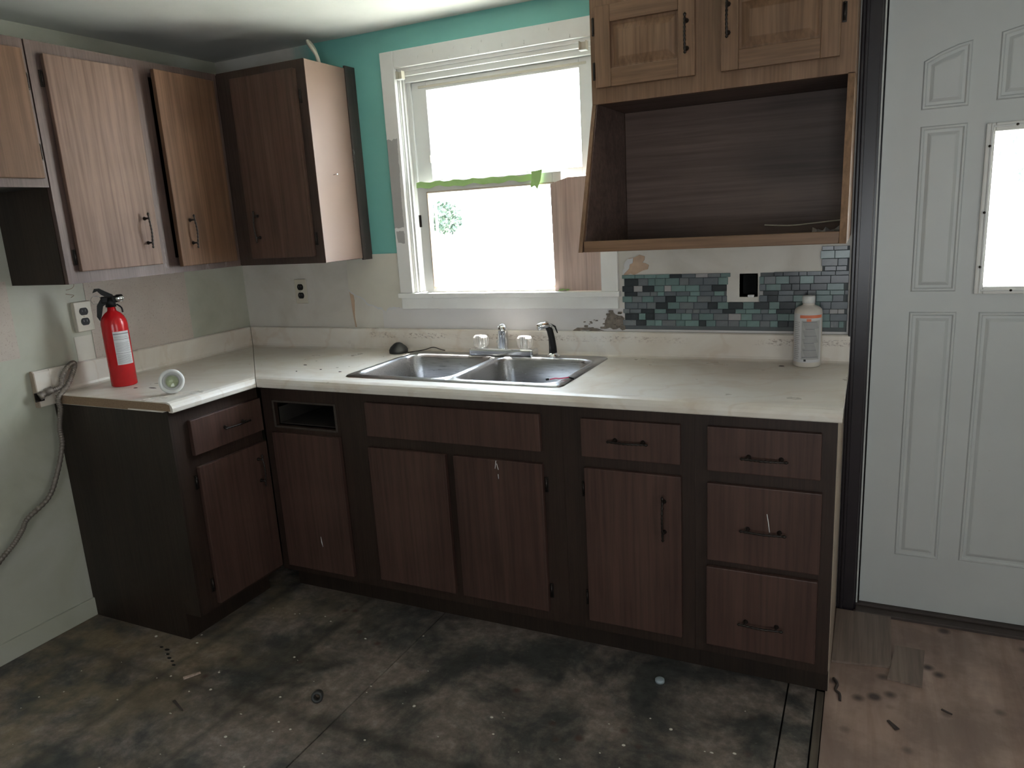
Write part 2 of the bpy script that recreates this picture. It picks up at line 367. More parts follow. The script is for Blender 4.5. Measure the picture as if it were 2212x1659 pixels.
bm = nb(); box(bm, -.14, 0, RY-.14, 0, -.05, CEIL+.05); obj('wall_surface', bm, 'wall_left', wall_left)
# sheets of old wallpaper
def jag(pts, amp, seed, closed=True, step=.012):
    rnd = random.Random(seed); out = []
    n = len(pts)
    for i in range(n if closed else n-1):
        a = Vector(pts[i]); b = Vector(pts[(i+1) % n]); d = (b-a); L = d.length; k = max(1, int(L/step)); nn = Vector((-d.y, d.x)).normalized() if L > 0 else Vector((0, 0))
        for q in range(k):
            out.append(tuple(a+d*(q/k)+(nn*rnd.uniform(-amp, amp) if q else Vector((0, 0)))))
    return out
bm = nb(); prism(bm, [(-.824, 1.0), (-.347, 1.0), (-.347, 1.34), (-.824, 1.34)], 'x', 0, .0018); obj('wallpaper_patch', bm, 'pinkpaper', wall_left, label='speckled pink-tan wallpaper patch')
bm = nb(); prism(bm, [(-1.9, 1.065), (-1.11, 1.065), (-1.11, 1.34), (-1.9, 1.34)], 'x', 0, .0018); obj('wallpaper_patch', bm, 'pinkpaper', wall_left)
bm = nb(); prism(bm, [(-.90, 1.0), (-.828, 1.0), (-.828, 1.105), (-.90, 1.105)], 'x', 0, .0018); obj('wallpaper_patch', bm, 'flapcream', wall_left)
bm = nb(); box(bm, 0, .012, RY, -1.02, 0, .075, .003); struct(obj('baseboard_left', bm, 'wall_left'))
bm = nb(); box(bm, RX, RX+.14, RY, 0, -.05, CEIL+.05); struct(obj('wall_right', bm, 'wall_left'))
bm = nb(); box(bm, -.14, RX+.14, RY-.14, RY, -.05, CEIL+.05); struct(obj('wall_rear', bm, 'wall_left'))
bm = nb(); box(bm, -.14, RX+.14, RY-.14, .14, CEIL, CEIL+.06); struct(obj('ceiling', bm, 'ceiling'))

# torn wallpaper on the back wall
top = [(.93, 1.336), (.635, 1.336)]
line = jag([(.628, 1.185), (.665, 1.158), (.70, 1.145), (.74, 1.115), (.765, 1.108), (.80, 1.102), (.822, 1.082), (.84, 1.102), (.93, 1.103)], .004, 3, False)
bm = nb(); prism(bm, [top[0], top[1]]+line, 'y', -.005, 0); tw_ = obj('torn_wallpaper', bm, 'flapcream', wall_back, label='old wallpaper with a jagged torn lower edge')
bm = nb(); low = [(x, z-.007-.003*math.sin(x*90)) for x, z in line if x < .90]; prism(bm, [p_ for p_ in line if p_[0] < .90]+low[::-1], 'y', -.0042, 0); obj('torn_rim', bm, 'label_white', tw_, label='bright torn paper rim')
bm = nb(); prism(bm, [(.628, 1.186), (.648, 1.170), (.652, 1.13), (.645, 1.06), (.650, 1.012), (.644, 1.012), (.637, 1.07), (.634, 1.13)], 'y', -.0025, 0); obj('wallpaper_crease', bm, 'plaster', tw_, label='brown crease where paper was pulled away')
bm = nb(); prism(bm, jag([(1.915, 1.222), (1.918, 1.262), (1.935, 1.285), (1.958, 1.288), (1.975, 1.297), (1.995, 1.290), (1.985, 1.268), (2.01, 1.258), (2.006, 1.243), (1.985, 1.238), (1.965, 1.228)], .004, 5), 'y', -.0035, 0)
obj('torn_plaster', bm, 'plaster', wall_back, label='torn tan plaster patch right of the window')
bm = nb(); prism(bm, jag([(1.912, 1.225), (1.916, 1.262), (1.93, 1.282), (1.952, 1.286), (1.95, 1.268), (1.938, 1.262), (1.936, 1.248), (1.924, 1.236)], .003, 15), 'y', -.0065, -.0036)
obj('torn_paper', bm, 'label_white', wall_back, label='curl of torn white paper')
bm = nb(); prism(bm, jag([(1.83, 1.018), (1.835, 1.05), (1.845, 1.075), (1.865, 1.088), (1.89, 1.07), (1.912, 1.06), (1.916, 1.018)], .006, 9), 'y', -.004, 0)
obj('mouldy_patch', bm, 'rot', wall_back, label='dark crumbling mouldy plaster below the sill')
bm = nb()
rr = random.Random(4)
for k in range(26):
    x = rr.uniform(1.74, 1.9); z = rr.uniform(1.015, 1.06) if x < 1.83 else rr.uniform(1.02, 1.09); s = rr.uniform(.003, .011)
    box(bm, x, x+s*1.6, -.007, 0, z, z+s*.7, .001, 1)
o = obj('plaster_crumbs', bm, 'rot', wall_back); o['kind'] = 'stuff'
bm = nb(); prism(bm, jag([(1.70, 1.010), (1.72, 1.022), (1.80, 1.020), (1.83, 1.010)], .003, 11), 'y', -.003, 0); obj('mouldy_patch', bm, 'rot', wall_back)

# ------------------------------------------------------------------ window_1
win = bpy.data.objects.new('window_1', None); C.objects.link(win); struct(win, 'white double-hung window with chipped casing', 'window'); win.location = (1.4, 0, 1.15)
def wp(name, mat, *boxes, label=None, bev=.002):
    bm = nb()
    for b in boxes: box(bm, b[0]-1.4, b[1]-1.4, b[2], b[3], b[4]-1.15, b[5]-1.15, bev)
    return obj(name, bm, mat, win, label=label)
cm = NT  # casing material uses object coords; shift so that its masks stay at world positions
def casing_box(name, *boxes):
    bm = nb()
    for b in boxes: box(bm, *b, .003)
    o = obj(name, bm, 'casing', win); o.location = (-1.4, 0, -1.15); return o
casing_box('side_casing', (.916, .980, -.02, 0, 1.165, 2.136))
casing_box('side_casing', (1.829, 1.895, -.02, 0, 1.165, 2.136))
casing_box('head_casing', (.9805, 1.8285, -.02, 0, 2.070, 2.136))
casing_box('apron', (.918, 1.893, -.018, 0, 1.098, 1.144))
casing_box('stool', (.908, 1.902, -.028, .055, 1.144, 1.165))
wp('jamb', 'casing', (.968, .984, 0, .14, 1.165, 2.072)); wp('jamb', 'casing', (1.825, 1.841, 0, .14, 1.165, 2.072))
wp('head_jamb', 'casing', (.978, 1.831, 0, .14, 2.056, 2.080))
# side tracks: stepped ridges
for s in (0, 1):
    def fx(a, b): return (a, b) if not s else (2.809-b, 2.809-a)
    bs = []
    for (a, b, y0, y1) in ((.984, .990, .004, .016), (.984, .996, .020, .028), (.984, 1.006, .050, .056), (.984, 1.000, .062, .068), (.984, 1.008, .086, .14), (.984, .988, .03, .05)):
        x0, x1 = fx(a, b); bs.append((x0, x1, y0, y1, 1.166, 2.056))
    wp('sash_track', 'white_trim', *bs, bev=.001)
wp('head_track', 'white_trim', (.990, 1.825, .004, .018, 2.040, 2.056), (.990, 1.825, .030, .055, 2.020, 2.056), (1.0, 1.81, .086, .12, 2.0, 2.056))
wp('sill_track', 'white_trim', (.984, 1.825, .056, .14, 1.150, 1.176), (.984, 1.825, .056, .062, 1.176, 1.190))
# upper sash
def frame(x0, x1, z0, z1, gx0, gx1, gz0, gz1, y0, y1):
    return [(x0, gx0, y0, y1, z0, z1), (gx1, x1, y0, y1, z0, z1), (gx0, gx1, y0, y1, z0, gz0), (gx0, gx1, y0, y1, gz1, z1)]
us = wp('upper_sash', 'white_trim', *frame(1.008, 1.802, 1.600, 2.020, 1.076, 1.740, 1.632, 1.985, .060, .084))
def gl(parent, x0, x1, z0, z1, y):
    bm = nb(); box(bm, x0-1.4, x1-1.4, y, y+.004, z0-1.15, z1-1.15); return obj('pane', bm, 'glass', parent)
gl(us, 1.070, 1.746, 1.626, 1.990, .070)
bm = nb(); box(bm, 1.040-1.4, 1.770-1.4, .056, .060, 1.995-1.15, 2.004-1.15, .001); box(bm, 1.070-1.4, 1.075-1.4, .054, .060, 1.70-1.15, 1.73-1.15, .001); obj('sash_bead', bm, 'ivory', us)
ls = wp('lower_sash', 'white_trim', *frame(1.020, 1.668, 1.167, 1.620, 1.072, 1.632, 1.190, 1.575, .020, .046))
gl(ls, 1.066, 1.640, 1.184, 1.580, .032)
bm = nb()
for b in frame(1.066, 1.640, 1.180, 1.582, 1.070, 1.634, 1.186, 1.578, .016, .020): box(bm, b[0]-1.4, b[1]-1.4, b[2], b[3], b[4]-1.15, b[5]-1.15)
obj('glazing_bead', bm, 'edge_light', ls)
bm = nb(); box(bm, 1.022-1.4, 1.030-1.4, .010, .020, 1.44-1.15, 1.49-1.15, .002); obj('sash_latch', bm, 'iron', ls)
# screen frame outside
wp('screen_frame', 'white_trim', *frame(1.050, 1.80, 1.180, 1.60, 1.060, 1.79, 1.190, 1.590, .098, .104), bev=.0005)
# shade brackets
for bxx, lab in ((.994, 'white roller shade bracket at the top left of the window'), (1.775, 'white roller shade bracket at the top right of the window')):
    b_ = thing('shade_bracket', lab, 'bracket', (bxx+.014, -.006, 2.026))
    bm = nb(); box(bm, -.014, .014, -.002, .001, 0, .030, .0005); box(bm, -.014, -.012, -.024, 0, 0, .030, .0005); box(bm, .012, .014, -.024, 0, 0, .030, .0005)
    obj('bracket_body', bm, 'ivory', b_)
    bm = nb(); box(bm, -.014, .014, -.026, .0, -.002, 0.0, .0005); obj('bracket_base', bm, 'white_plastic', b_)
# nails/staples along head casing
hw = [p for p in win.children if p.name.startswith('head_casing')][0]
for k, x in enumerate((1.10, 1.17, 1.24, 1.262, 1.34, 1.37, 1.385, 1.47, 1.56, 1.66, 1.74)):
    bm = nb(); z = 2.10+.018*math.sin(k*2.3)
    tube(bm, [(x, -.018, z), (x+.002, -.026, z-.001), (x+.002, -.027, z-.008-.004*(k % 3))], .0009, 6); o = obj('bent_nail', bm, 'chrome', hw)
# board leaning in window
bm = nb(); prism(bm, [(1.633, 1.166), (1.824, 1.166), (1.824, 1.594), (1.70, 1.594), (1.630, 1.574)], 'y', .001, .013)
tag(obj('plywood_board', bm, 'board'), 'bare brown plywood board filling the right side of the lower window', 'board')
# tape
bm = nb()
pts = [(1.020+k*.0225, 1.612-.006*(k/24)+.0035*math.sin(k*1.7)) for k in range(25)]
for k in range(24):
    (xa, za), (xb, zb_) = pts[k], pts[k+1]
    v = [bm.verts.new((xa, .018-.002*math.sin(k*1.1), za+.010)), bm.verts.new((xb, .018-.002*math.sin(k*1.1+1.1), zb_+.010)), bm.verts.new((xb, .0165, zb_-.012-.003*math.sin(k*.9+.9))), bm.verts.new((xa, .0165, za-.012-.003*math.sin(k*.9)))]
    bm.faces.new(v)
bmesh.ops.remove_doubles(bm, verts=bm.verts, dist=.0001)
bmesh.ops.solidify(bm, geom=bm.faces[:], thickness=.0008)
tape = obj('masking_tape', bm, 'tape'); tag(tape, 'long green masking tape strip along the meeting rail of the window', 'tape')
bm = nb()
v = [bm.verts.new(p) for p in ((1.550, .012, 1.626), (1.596, .010, 1.632), (1.590, .004, 1.592), (1.578, -.002, 1.558), (1.566, .001, 1.572), (1.546, .003, 1.566), (1.551, .008, 1.598))]
bm.faces.new(v); bmesh.ops.triangulate(bm, faces=bm.faces[:]); bmesh.ops.solidify(bm, geom=bm.faces[:], thickness=.001)
tag(obj('tape_flap', bm, 'tape'), 'loose green tape flap hanging from the right end of the long tape strip', 'tape')
bm = nb()
v = [[bm.verts.new((1.652+.0075*i, -.016+.022*j, 1.1665+.006*abs(math.sin(i*1.3+j*2))+.004*j)) for j in range(3)] for i in range(7)]
for i in range(6):
    for j in range(2): bm.faces.new((v[i][j], v[i+1][j], v[i+1][j+1], v[i][j+1]))
bmesh.ops.solidify(bm, geom=bm.faces[:], thickness=.001)
tag(obj('tape_scrap', bm, 'tape'), 'crumpled green tape scrap on the sill under the plywood board', 'tape')

# ------------------------------------------------------------------ door_1 and its dark trim
dr = bpy.data.objects.new('door_1', None); C.objects.link(dr); dr.location = (2.764, .03, .022); struct(dr, 'white embossed steel entry door with a framed window', 'door')
def D(x, z): return (x-2.764, z-.022)
gx0, gx1, gz0, gz1 = 3.067, 3.385, 1.164, 1.626
bm = nb()
xs = [2.764, gx0-.004, gx1+.004, 3.686]; zs = [.022, gz0-.004, gz1+.004, 2.072]
for i in range(3):
    for j in range(3):
        if i == 1 and j == 1: continue
        a = D(xs[i], zs[j]); b = D(xs[i+1], zs[j+1]); box(bm, a[0], b[0], 0, .044, a[1], b[1])
obj('door_leaf', bm, 'door', dr)
def panel(outer, k1=.012, k2=.022):
    """embossed panel: raised rounded rim around a valley and a raised bevelled field, from an outline (x,z) polygon, counter-clockwise seen from the room"""
    P = [Vector(D(*p)) for p in outer]; n = len(P)
    def inset(d):
        out = []
        for i in range(n):
            a, b, c = P[i-1], P[i], P[(i+1) % n]
            e1 = (b-a).normalized(); e2 = (c-b).normalized(); n1 = Vector((-e1.y, e1.x)); n2 = Vector((-e2.y, e2.x))
            bis = (n1+n2); bis = bis/(max(.3, bis.dot(n1)))
            out.append(b+bis*d)
        return out
    bm = nb()
    loops = []
    for d, y in ((0, .0005), (.004, -.005), (.009, -.005), (.013, -.0006), (.021, -.0006), (.030, -.0055), (.033, -.006)):
        loops.append([bm.verts.new((p.x, y, p.y)) for p in inset(d)])
    for a, b in zip(loops, loops[1:]):
        for i in range(n): bm.faces.new((a[i], a[(i+1) % n], b[(i+1) % n], b[i]))
    bm.faces.new(loops[-1])
    return obj('panel', bm, 'door', dr)
panel([(2.868, .222), (3.003, .222), (3.003, 1.083), (2.868, 1.083)])
panel([(2.868, 1.148), (2.995, 1.148), (2.995, 1.660), (2.868, 1.660)])
panel([(2.866, 1.708), (2.993, 1.708), (2.993, 1.895), (2.955, 1.888), (2.91, 1.872), (2.866, 1.850)])
panel([(3.062, .228), (3.388, .228), (3.388, 1.083), (3.062, 1.083)])
panel([(3.062, 1.715), (3.388, 1.715), (3.388, 1.905), (3.30, 1.925), (3.225, 1.93), (3.15, 1.925), (3.062, 1.905)])
m_ = lambda x: 6.45-x
panel([(m_(3.003), .222), (m_(2.868), .222), (m_(2.868), 1.083), (m_(3.003), 1.083)])
panel([(m_(2.995), 1.148), (m_(2.868), 1.148), (m_(2.868), 1.660), (m_(2.995), 1.660)])
panel([(m_(2.993), 1.708), (m_(2.866), 1.708), (m_(2.866), 1.850), (m_(2.91), 1.872), (m_(2.955), 1.888), (m_(2.993), 1.895)])
# window frame on the door
wf = [(3.043, 3.068), (3.384, 3.409)]
bm = nb()
def dbox(x0, x1, y0, y1, z0, z1, bev=0):
    a = D(x0, z0); b = D(x1, z1); box(bm, a[0], b[0], y0, y1, a[1], b[1], bev)
dbox(3.043, 3.067, -.012, .0, 1.140, 1.652, .004); dbox(3.385, 3.409, -.012, .0, 1.140, 1.652, .004)
dbox(3.067, 3.385, -.012, .0, 1.140, 1.164, .004); dbox(3.067, 3.385, -.012, .0, 1.626, 1.652, .004)
dfo = obj('window_frame', bm, 'white_trim', dr)
bm = nb(); dbox(3.055, 3.061, -.016, -.012, 1.142, 1.65, .002); dbox(3.061, 3.39, -.016, -.012, 1.149, 1.155, .002); dbox(3.061, 3.39, -.016, -.012, 1.638, 1.644, .002)
obj('frame_bead', bm, 'white_plastic', dfo)
for (x, z) in ((3.054, 1.585), (3.054, 1.39), (3.054, 1.225), (3.14, 1.152), (3.25, 1.152), (3.12, 1.641)):
    bm = nb(); a = D(x, z); lathe(bm, [(0, .004), (.0035, .003), (.004, 0), (0, -.001)], 10, Matrix.Translation((a[0], -.0165, a[1])) @ Matrix.Rotation(PI/2, 4, 'X')); obj('screw', bm, 'iron', dfo)
bm = nb(); dbox(3.067, 3.385, .018, .023, 1.164, 1.626); obj('pane', bm, 'glass', dr)
bm = nb(); dbox(3.063, 3.389, .0, .044, 1.160, 1.1645); dbox(3.063, 3.389, .0, .044, 1.6255, 1.630); dbox(3.063, 3.0675, .0, .044, 1.16, 1.63); dbox(3.3845, 3.389, .0, .044, 1.16, 1.63); obj('glass_stop', bm, 'oak', dr)
for z in (1.842, 1.041, .236):
    bm = nb(); a = D(2.757, z); tube(bm, [(a[0]-.002, -.008, a[1]-.05), (a[0]-.002, -.008, a[1]+.05)], .0055, 10); box(bm, a[0]-.003, a[0]+.004, -.006, .02, a[1]-.045, a[1]+.045)
    obj('hinge', bm, 'iron', dr)
tr = thing('trim_1', None, None); del tr['label']; del tr['category']; struct(tr, 'dark brown door casing and jamb', 'door trim')
bm = nb(); box(bm, 2.690, 2.748, -.020, 0, 0, 2.16, .004); box(bm, 2.700, 2.712, -.026, -.02, 0, 2.16, .004); obj('side_casing', bm, 'dark_trim', tr)
bm = nb(); box(bm, 3.703, 3.765, -.02, 0, 0, 2.16, .004); obj('side_casing', bm, 'dark_trim', tr)
bm = nb(); box(bm, 2.748, 3.703, -.02, 0, 2.09, 2.16, .004); obj('head_casing', bm, 'dark_trim', tr)
bm = nb(); box(bm, 2.738, 2.7535, -.001, .14, 0, 2.09); box(bm, 3.70, 3.712, 0, .14, 0, 2.09); box(bm, 2.752, 3.70, 0, .14, 2.076, 2.092); obj('jamb', bm, 'dark_trim', tr)
bm = nb(); box(bm, 2.7535, 2.7775, .0745, .09, .0, 2.09); box(bm, 3.68, 3.70, .0745, .09, .0, 2.09); box(bm, 2.7775, 3.68, .0745, .09, 2.06, 2.076); box(bm, 2.7775, 3.68, .0745, .09, .012, .03); obj('door_stop', bm, 'dark_trim', tr)
bm = nb(); box(bm, 2.7535, 2.7585, -.004, .03, .03, 2.075, .001); obj('weatherstrip', bm, 'weather', tr, label='thin pale weatherstrip beside the door')
bm = nb(); box(bm, 2.752, 3.70, -.030, .14, -.02, .012, .004); box(bm, 2.752, 3.70, .01, .07, .012, .0205, .002); obj('threshold', bm, 'threshold', tr)

# ------------------------------------------------------------------ cabinets
def pull(parent, x, z, vertical, L=.115, y=-.018, mat='iron'):
    """twisted bar pull on two posts; origin at its middle on the door face"""
    bm = nb(); n = 28; pts = []; rad = []
    for i in range(n+1):
        s = (i/n-.5)*L*1.12
        pts.append((0, -.026+.003*math.cos(i/n*2*PI), s) if vertical else (s, -.026+.003*math.cos(i/n*2*PI), 0))
        r = .0033+.0011*math.sin(i*2.2)
        if i in (0, n): r = .0015
        if i in (1, n-1): r = .0050
        rad.append(r)
    tube(bm, pts, rad, 8)
    for s in (-L*.38, L*.38):
        a = (0, 0, s) if vertical else (s, 0, 0)
        tube(bm, [Vector(a), Vector(a)+Vector((0, -.004, 0)), Vector(a)+Vector((0, -.010, 0)), Vector(a)+Vector((0, -.026, 0))], [.0075, .006, .0035, .0035], 8)
    return obj('handle', bm, mat, parent, loc=(x, y, z))
def hinge(parent, x, z, mat='iron', y=0):
    bm = nb(); box(bm, -.006, .006, -.004, 0, -.026, .026, .0015); tube(bm, [(0, -.0055, -.022), (0, -.0055, .022)], .0035, 8)
    tube(bm, [(0, -.0055, .022), (0, -.0055, .027)], [.0042, .001], 8)
    return obj('hinge', bm, mat, parent, loc=(x, y, z))
def slab(parent, name, x0, x1, z0, z1, mat, t_=.018, hinge_side=None, ajar=0, bev=.003):
    hx = x1 if hinge_side == 'r' else x0
    bm = nb(); box(bm, x0-hx, x1-hx, -t_, 0, 0, z1-z0, bev)
    return obj(name, bm, mat, parent, loc=(hx, -.0005, z0), rot=(0, 0, ajar))
def frame_grid(parent, w, z0, z1, openings, mat, t_=.019, name='face_frame', x0=0):
    xs = sorted({x0, w, *[o[0] for o in openings], *[o[1] for o in openings]}); zs = sorted({z0, z1, *[o[2] for o in openings], *[o[3] for o in openings]})
    bm = nb()
    for i in range(len(xs)-1):
        for j in range(len(zs)-1):
            cx, cz = (xs[i]+xs[i+1])/2, (zs[j]+zs[j+1])/2
            if any(o[0] < cx < o[1] and o[2] < cz < o[3] for o in openings): continue
            box(bm, xs[i], xs[i+1], 0, t_, zs[j], zs[j+1])
    return obj(name, bm, mat, parent)
def carcass(parent, w, z0, z1, depth, mat, toe=0, x0=0, top=True):
    bm = nb(); y0 = .019; t_ = .012
    box(bm, x0, x0+t_, y0, depth, z0, z1); box(bm, w-t_, w, y0, depth, z0, z1)
    box(bm, x0+t_, w-t_, y0, depth, z0, z0+t_)
    if top: box(bm, x0+t_, w-t_, y0, depth, z1-t_, z1)
    box(bm, x0+t_, w-t_, depth-.006, depth, z0+t_, z1-t_)
    return obj('carcass', bm, mat, parent)
FY = .608           # base cabinet face-frame distance from the wall; doors stand 18 mm proud
ZB = .878
TK = .105
def base_unit(label, loc, rot, w, ops, side=None, x0=0, toe=True):
    c = thing('base_cabinet', label, 'cabinet', loc, rot, None)
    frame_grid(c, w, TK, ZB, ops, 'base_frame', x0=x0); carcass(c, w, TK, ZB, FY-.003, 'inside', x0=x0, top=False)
    bm = nb(); box(bm, x0, w, .075, .09, 0, TK-.0005); obj('toe_kick', bm, 'base_side', c)
    return c
# left run (faces +x).  local x = world y + 1.012
cl = base_unit('short dark brown base cabinet on the left wall with one drawer and one door', (FY, -1.012, 0), PI/2, .400,
               [(.07, .385, .70, .815), (.07, .385, .16, .64)])
d = slab(cl, 'drawer_front', .060, .395, .700, .830, 'base_door'); pull(d, .19, .065, False)
d = slab(cl, 'door', .068, .398, .122, .655, 'base_door', hinge_side='l', ajar=0); pull(d, .275, .43, True)
hinge(cl, .058, .60); hinge(cl, .058, .20)
bm = nb(); prism(bm, [(0, 0), (.0, ZB), (FY-.004, ZB), (FY-.004, 0)], 'x', -.012, -.0005)
bm.free(); bm = nb()
prism(bm, [(-.0005, TK), (-.0005, ZB), (FY-.003, ZB), (FY-.003, 0), (.075, 0), (.075, TK)], 'x', -.012, -.0005); obj('side_panel', bm, 'base_side', cl, label='blackened plain side panel facing the room')
# back run. local x = world x - loc
BY = -FY
u1 = base_unit('narrow corner base cabinet with its drawer front missing above a door', (.626, BY, 0), 0, .3725, [(.058, .350, .720, .815), (.06, .36, .16, .68)], x0=-.0)
bm = nb()
for (a, b, c_, e_) in ((.050, .060, .714, .822), (.350, .360, .714, .822), (.060, .350, .712, .721), (.060, .350, .815, .823)): box(bm, a, b, -.003, 0, c_, e_, .002)
obj('opening_lip', bm, plain('chipped_edge', (.055, .042, .033), .7, var=.6, scale=60), u1, label='chipped raw edge around the empty drawer opening')
bm = nb(); box(bm, .062, .348, .02, .30, .724, .728); box(bm, .062, .066, .02, .30, .728, .79); box(bm, .344, .348, .02, .30, .728, .79); box(bm, .066, .344, .30, .304, .724, .80); obj('drawer_box', bm, 'inside', u1)
d = slab(u1, 'door', .046, .371, .135, .697, 'base_door', hinge_side='l')
bm = nb(); tube(bm, [(.19, -.0195, .108), (.187, -.0205, .128), (.185, -.0195, .150)], [.0008, .0018, .0006], 6); obj('paint_drip', bm, 'white_plastic', d)
u2 = base_unit('wide base cabinet under the sink with a false drawer front and two doors', (.9995, BY, 0), 0, .886, [(.156, .796, .73, .815), (.146, .446, .17, .66), (.496, .786, .17, .66)])
slab(u2, 'false_drawer_front', .130, .814, .716, .842, 'base_door')
d = slab(u2, 'door', .126, .452, .147, .674, 'base_door', hinge_side='l')
d = slab(u2, 'door', .484, .816, .147, .674, 'base_door', hinge_side='r')
for pp in ([(-.165, -.0195, .525), (-.168, -.0205, .505), (-.170, -.0195, .497)], [(-.163, -.0195, .515), (-.159, -.0205, .500), (-.158, -.0195, .494)], [(-.160, -.0195, .478), (-.159, -.0198, .462)]):
    bm = nb(); tube(bm, pp, .0011, 6); obj('paint_drip', bm, 'white_plastic', d)
hinge(u2, .120, .60); hinge(u2, .120, .22); hinge(u2, .824, .60); hinge(u2, .824, .22)
u3 = base_unit('base cabinet right of the sink unit with one drawer and one door', (1.886, BY, 0), 0, .418, [(.08, .36, .73, .815), (.08, .36, .17, .66)])
d = slab(u3, 'drawer_front', .068, .378, .714, .838, 'base_door'); pull(d, .155, .062, False)
d = slab(u3, 'door', .074, .380, .145, .677, 'base_door', hinge_side='l'); pull(d, .255, .40, True, .13)
hinge(u3, .066, .60); hinge(u3, .066, .22)
u4 = base_unit('rightmost base cabinet with a stack of three drawers beside the entry door', (2.3045, BY, 0), 0, .381, [(.05, .335, .73, .815), (.05, .335, .45, .64), (.05, .335, .17, .39)])
d = slab(u4, 'drawer_front', .038, .344, .706, .840, 'base_door'); pull(d, .16, .052, False)
d = slab(u4, 'drawer_front', .038, .350, .424, .668, 'base_door'); pull(d, .16, .115, False)
bm = nb(); tube(bm, [(.178, -.030, .118), (.174, -.031, .150), (.170, -.029, .172)], [.0016, .0012, .0012], 6); obj('string', bm, 'white_plastic', d)
d = slab(u4, 'drawer_front', .036, .347, .141, .402, 'base_door'); pull(d, .16, .100, False)
bm = nb(); prism(bm, [(.019, TK), (.019, ZB), (FY-.003, ZB), (FY-.003, 0), (.075, 0), (.075, TK)], 'x', .3815, .3835); obj('side_panel', bm, 'edge_light', u4, label='pale raw edge and side of the last cabinet')

# wall cabinets
UF = .311; UZ0, UZ1 = 1.3225, 2.0935
ca = thing('wall_cabinet', 'dark wood wall cabinet on the left wall with two tall doors and pull handles', 'cabinet', (UF, -1.085, 0), PI/2)
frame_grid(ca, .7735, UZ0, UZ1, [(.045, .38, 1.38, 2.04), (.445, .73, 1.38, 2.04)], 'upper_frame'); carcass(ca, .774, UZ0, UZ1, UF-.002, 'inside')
d = slab(ca, 'door', .044, .364, 1.362, 2.056, 'upper_door', hinge_side='l', ajar=-.030); d['label'] = 'faded pinkish-tan door'; pull(d, .270, .125, True)
d = slab(ca, 'door', .434, .742, 1.346, 2.062, 'upper_door_b', hinge_side='r', ajar=.09); d['label'] = 'warmer orange-brown door'; pull(d, -.240, .130, True)
hinge(ca, .036, 1.98); hinge(ca, .036, 1.41)
bm = nb(); box(bm, -.003, -.0005, .019, UF-.002, UZ0, UZ1); obj('side_panel', bm, 'base_side', ca)
cc = thing('wall_cabinet', 'short high wall cabinet at the left edge above the dark recess', 'cabinet', (UF, -1.855, 0), PI/2)
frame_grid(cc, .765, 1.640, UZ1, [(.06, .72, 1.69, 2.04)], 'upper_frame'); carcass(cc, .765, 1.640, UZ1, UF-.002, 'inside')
d = slab(cc, 'door', .385, .748, 1.667, 2.060, 'upper_door_b', hinge_side='r'); d = slab(cc, 'door', .02, .378, 1.667, 2.060, 'upper_door_b', hinge_side='l')
hinge(cc, .756, 1.965); hinge(cc, .756, 1.75)
cb = thing('wall_cabinet', 'corner wall cabinet on the back wall with one door and a tan side panel', 'cabinet', (.0, -UF, 0), 0)
frame_grid(cb, .769, UZ0, UZ1, [(.42, .70, 1.38, 2.04)], 'upper_frame_dark', x0=.3125); carcass(cb, .767, UZ0, UZ1, UF-.002, 'inside', x0=.002)
d = slab(cb, 'door', .398, .728, 1.350, 2.062, 'upper_door_c', hinge_side='r'); pull(d, -.27, .13, True)
hinge(cb, .738, 1.96); hinge(cb, .738, 1.42)
bm = nb(); box(bm, .7672, .7715, .0, .243, UZ0+.002, UZ1-.002, .0005); sp_ = obj('side_panel', bm, 'side_tan', cb, label='tan side panel facing the window')
bm = nb(); box(bm, .7672, .776, .2432, .309, UZ0-.006, UZ1+.008, .001); obj('filler_strip', bm, 'filler', cb, label='dark scuffed filler strip against the teal wall')
bm = nb(); tube(bm, [(.771, .105, 1.667), (.790, .100, 1.668), (.7955, .0985, 1.668)], .0013, 8); tube(bm, [(.7955, .0985, 1.668), (.797, .098, 1.668)], .0032, 8); obj('nail', bm, 'chrome', sp_)
# white cable over the corner cabinet
bm = nb(); tube(bm, spline([(.705, -.135, 2.096), (.70, -.14, 2.135), (.69, -.15, 2.16), (.675, -.155, 2.185), (.665, -.14, 2.195), (.66, -.10, 2.17), (.655, -.07, 2.10)]), .0075, 10)
tag(obj('cable', bm, 'ivory'), 'bent white cable end sticking up above the corner wall cabinet', 'cable')

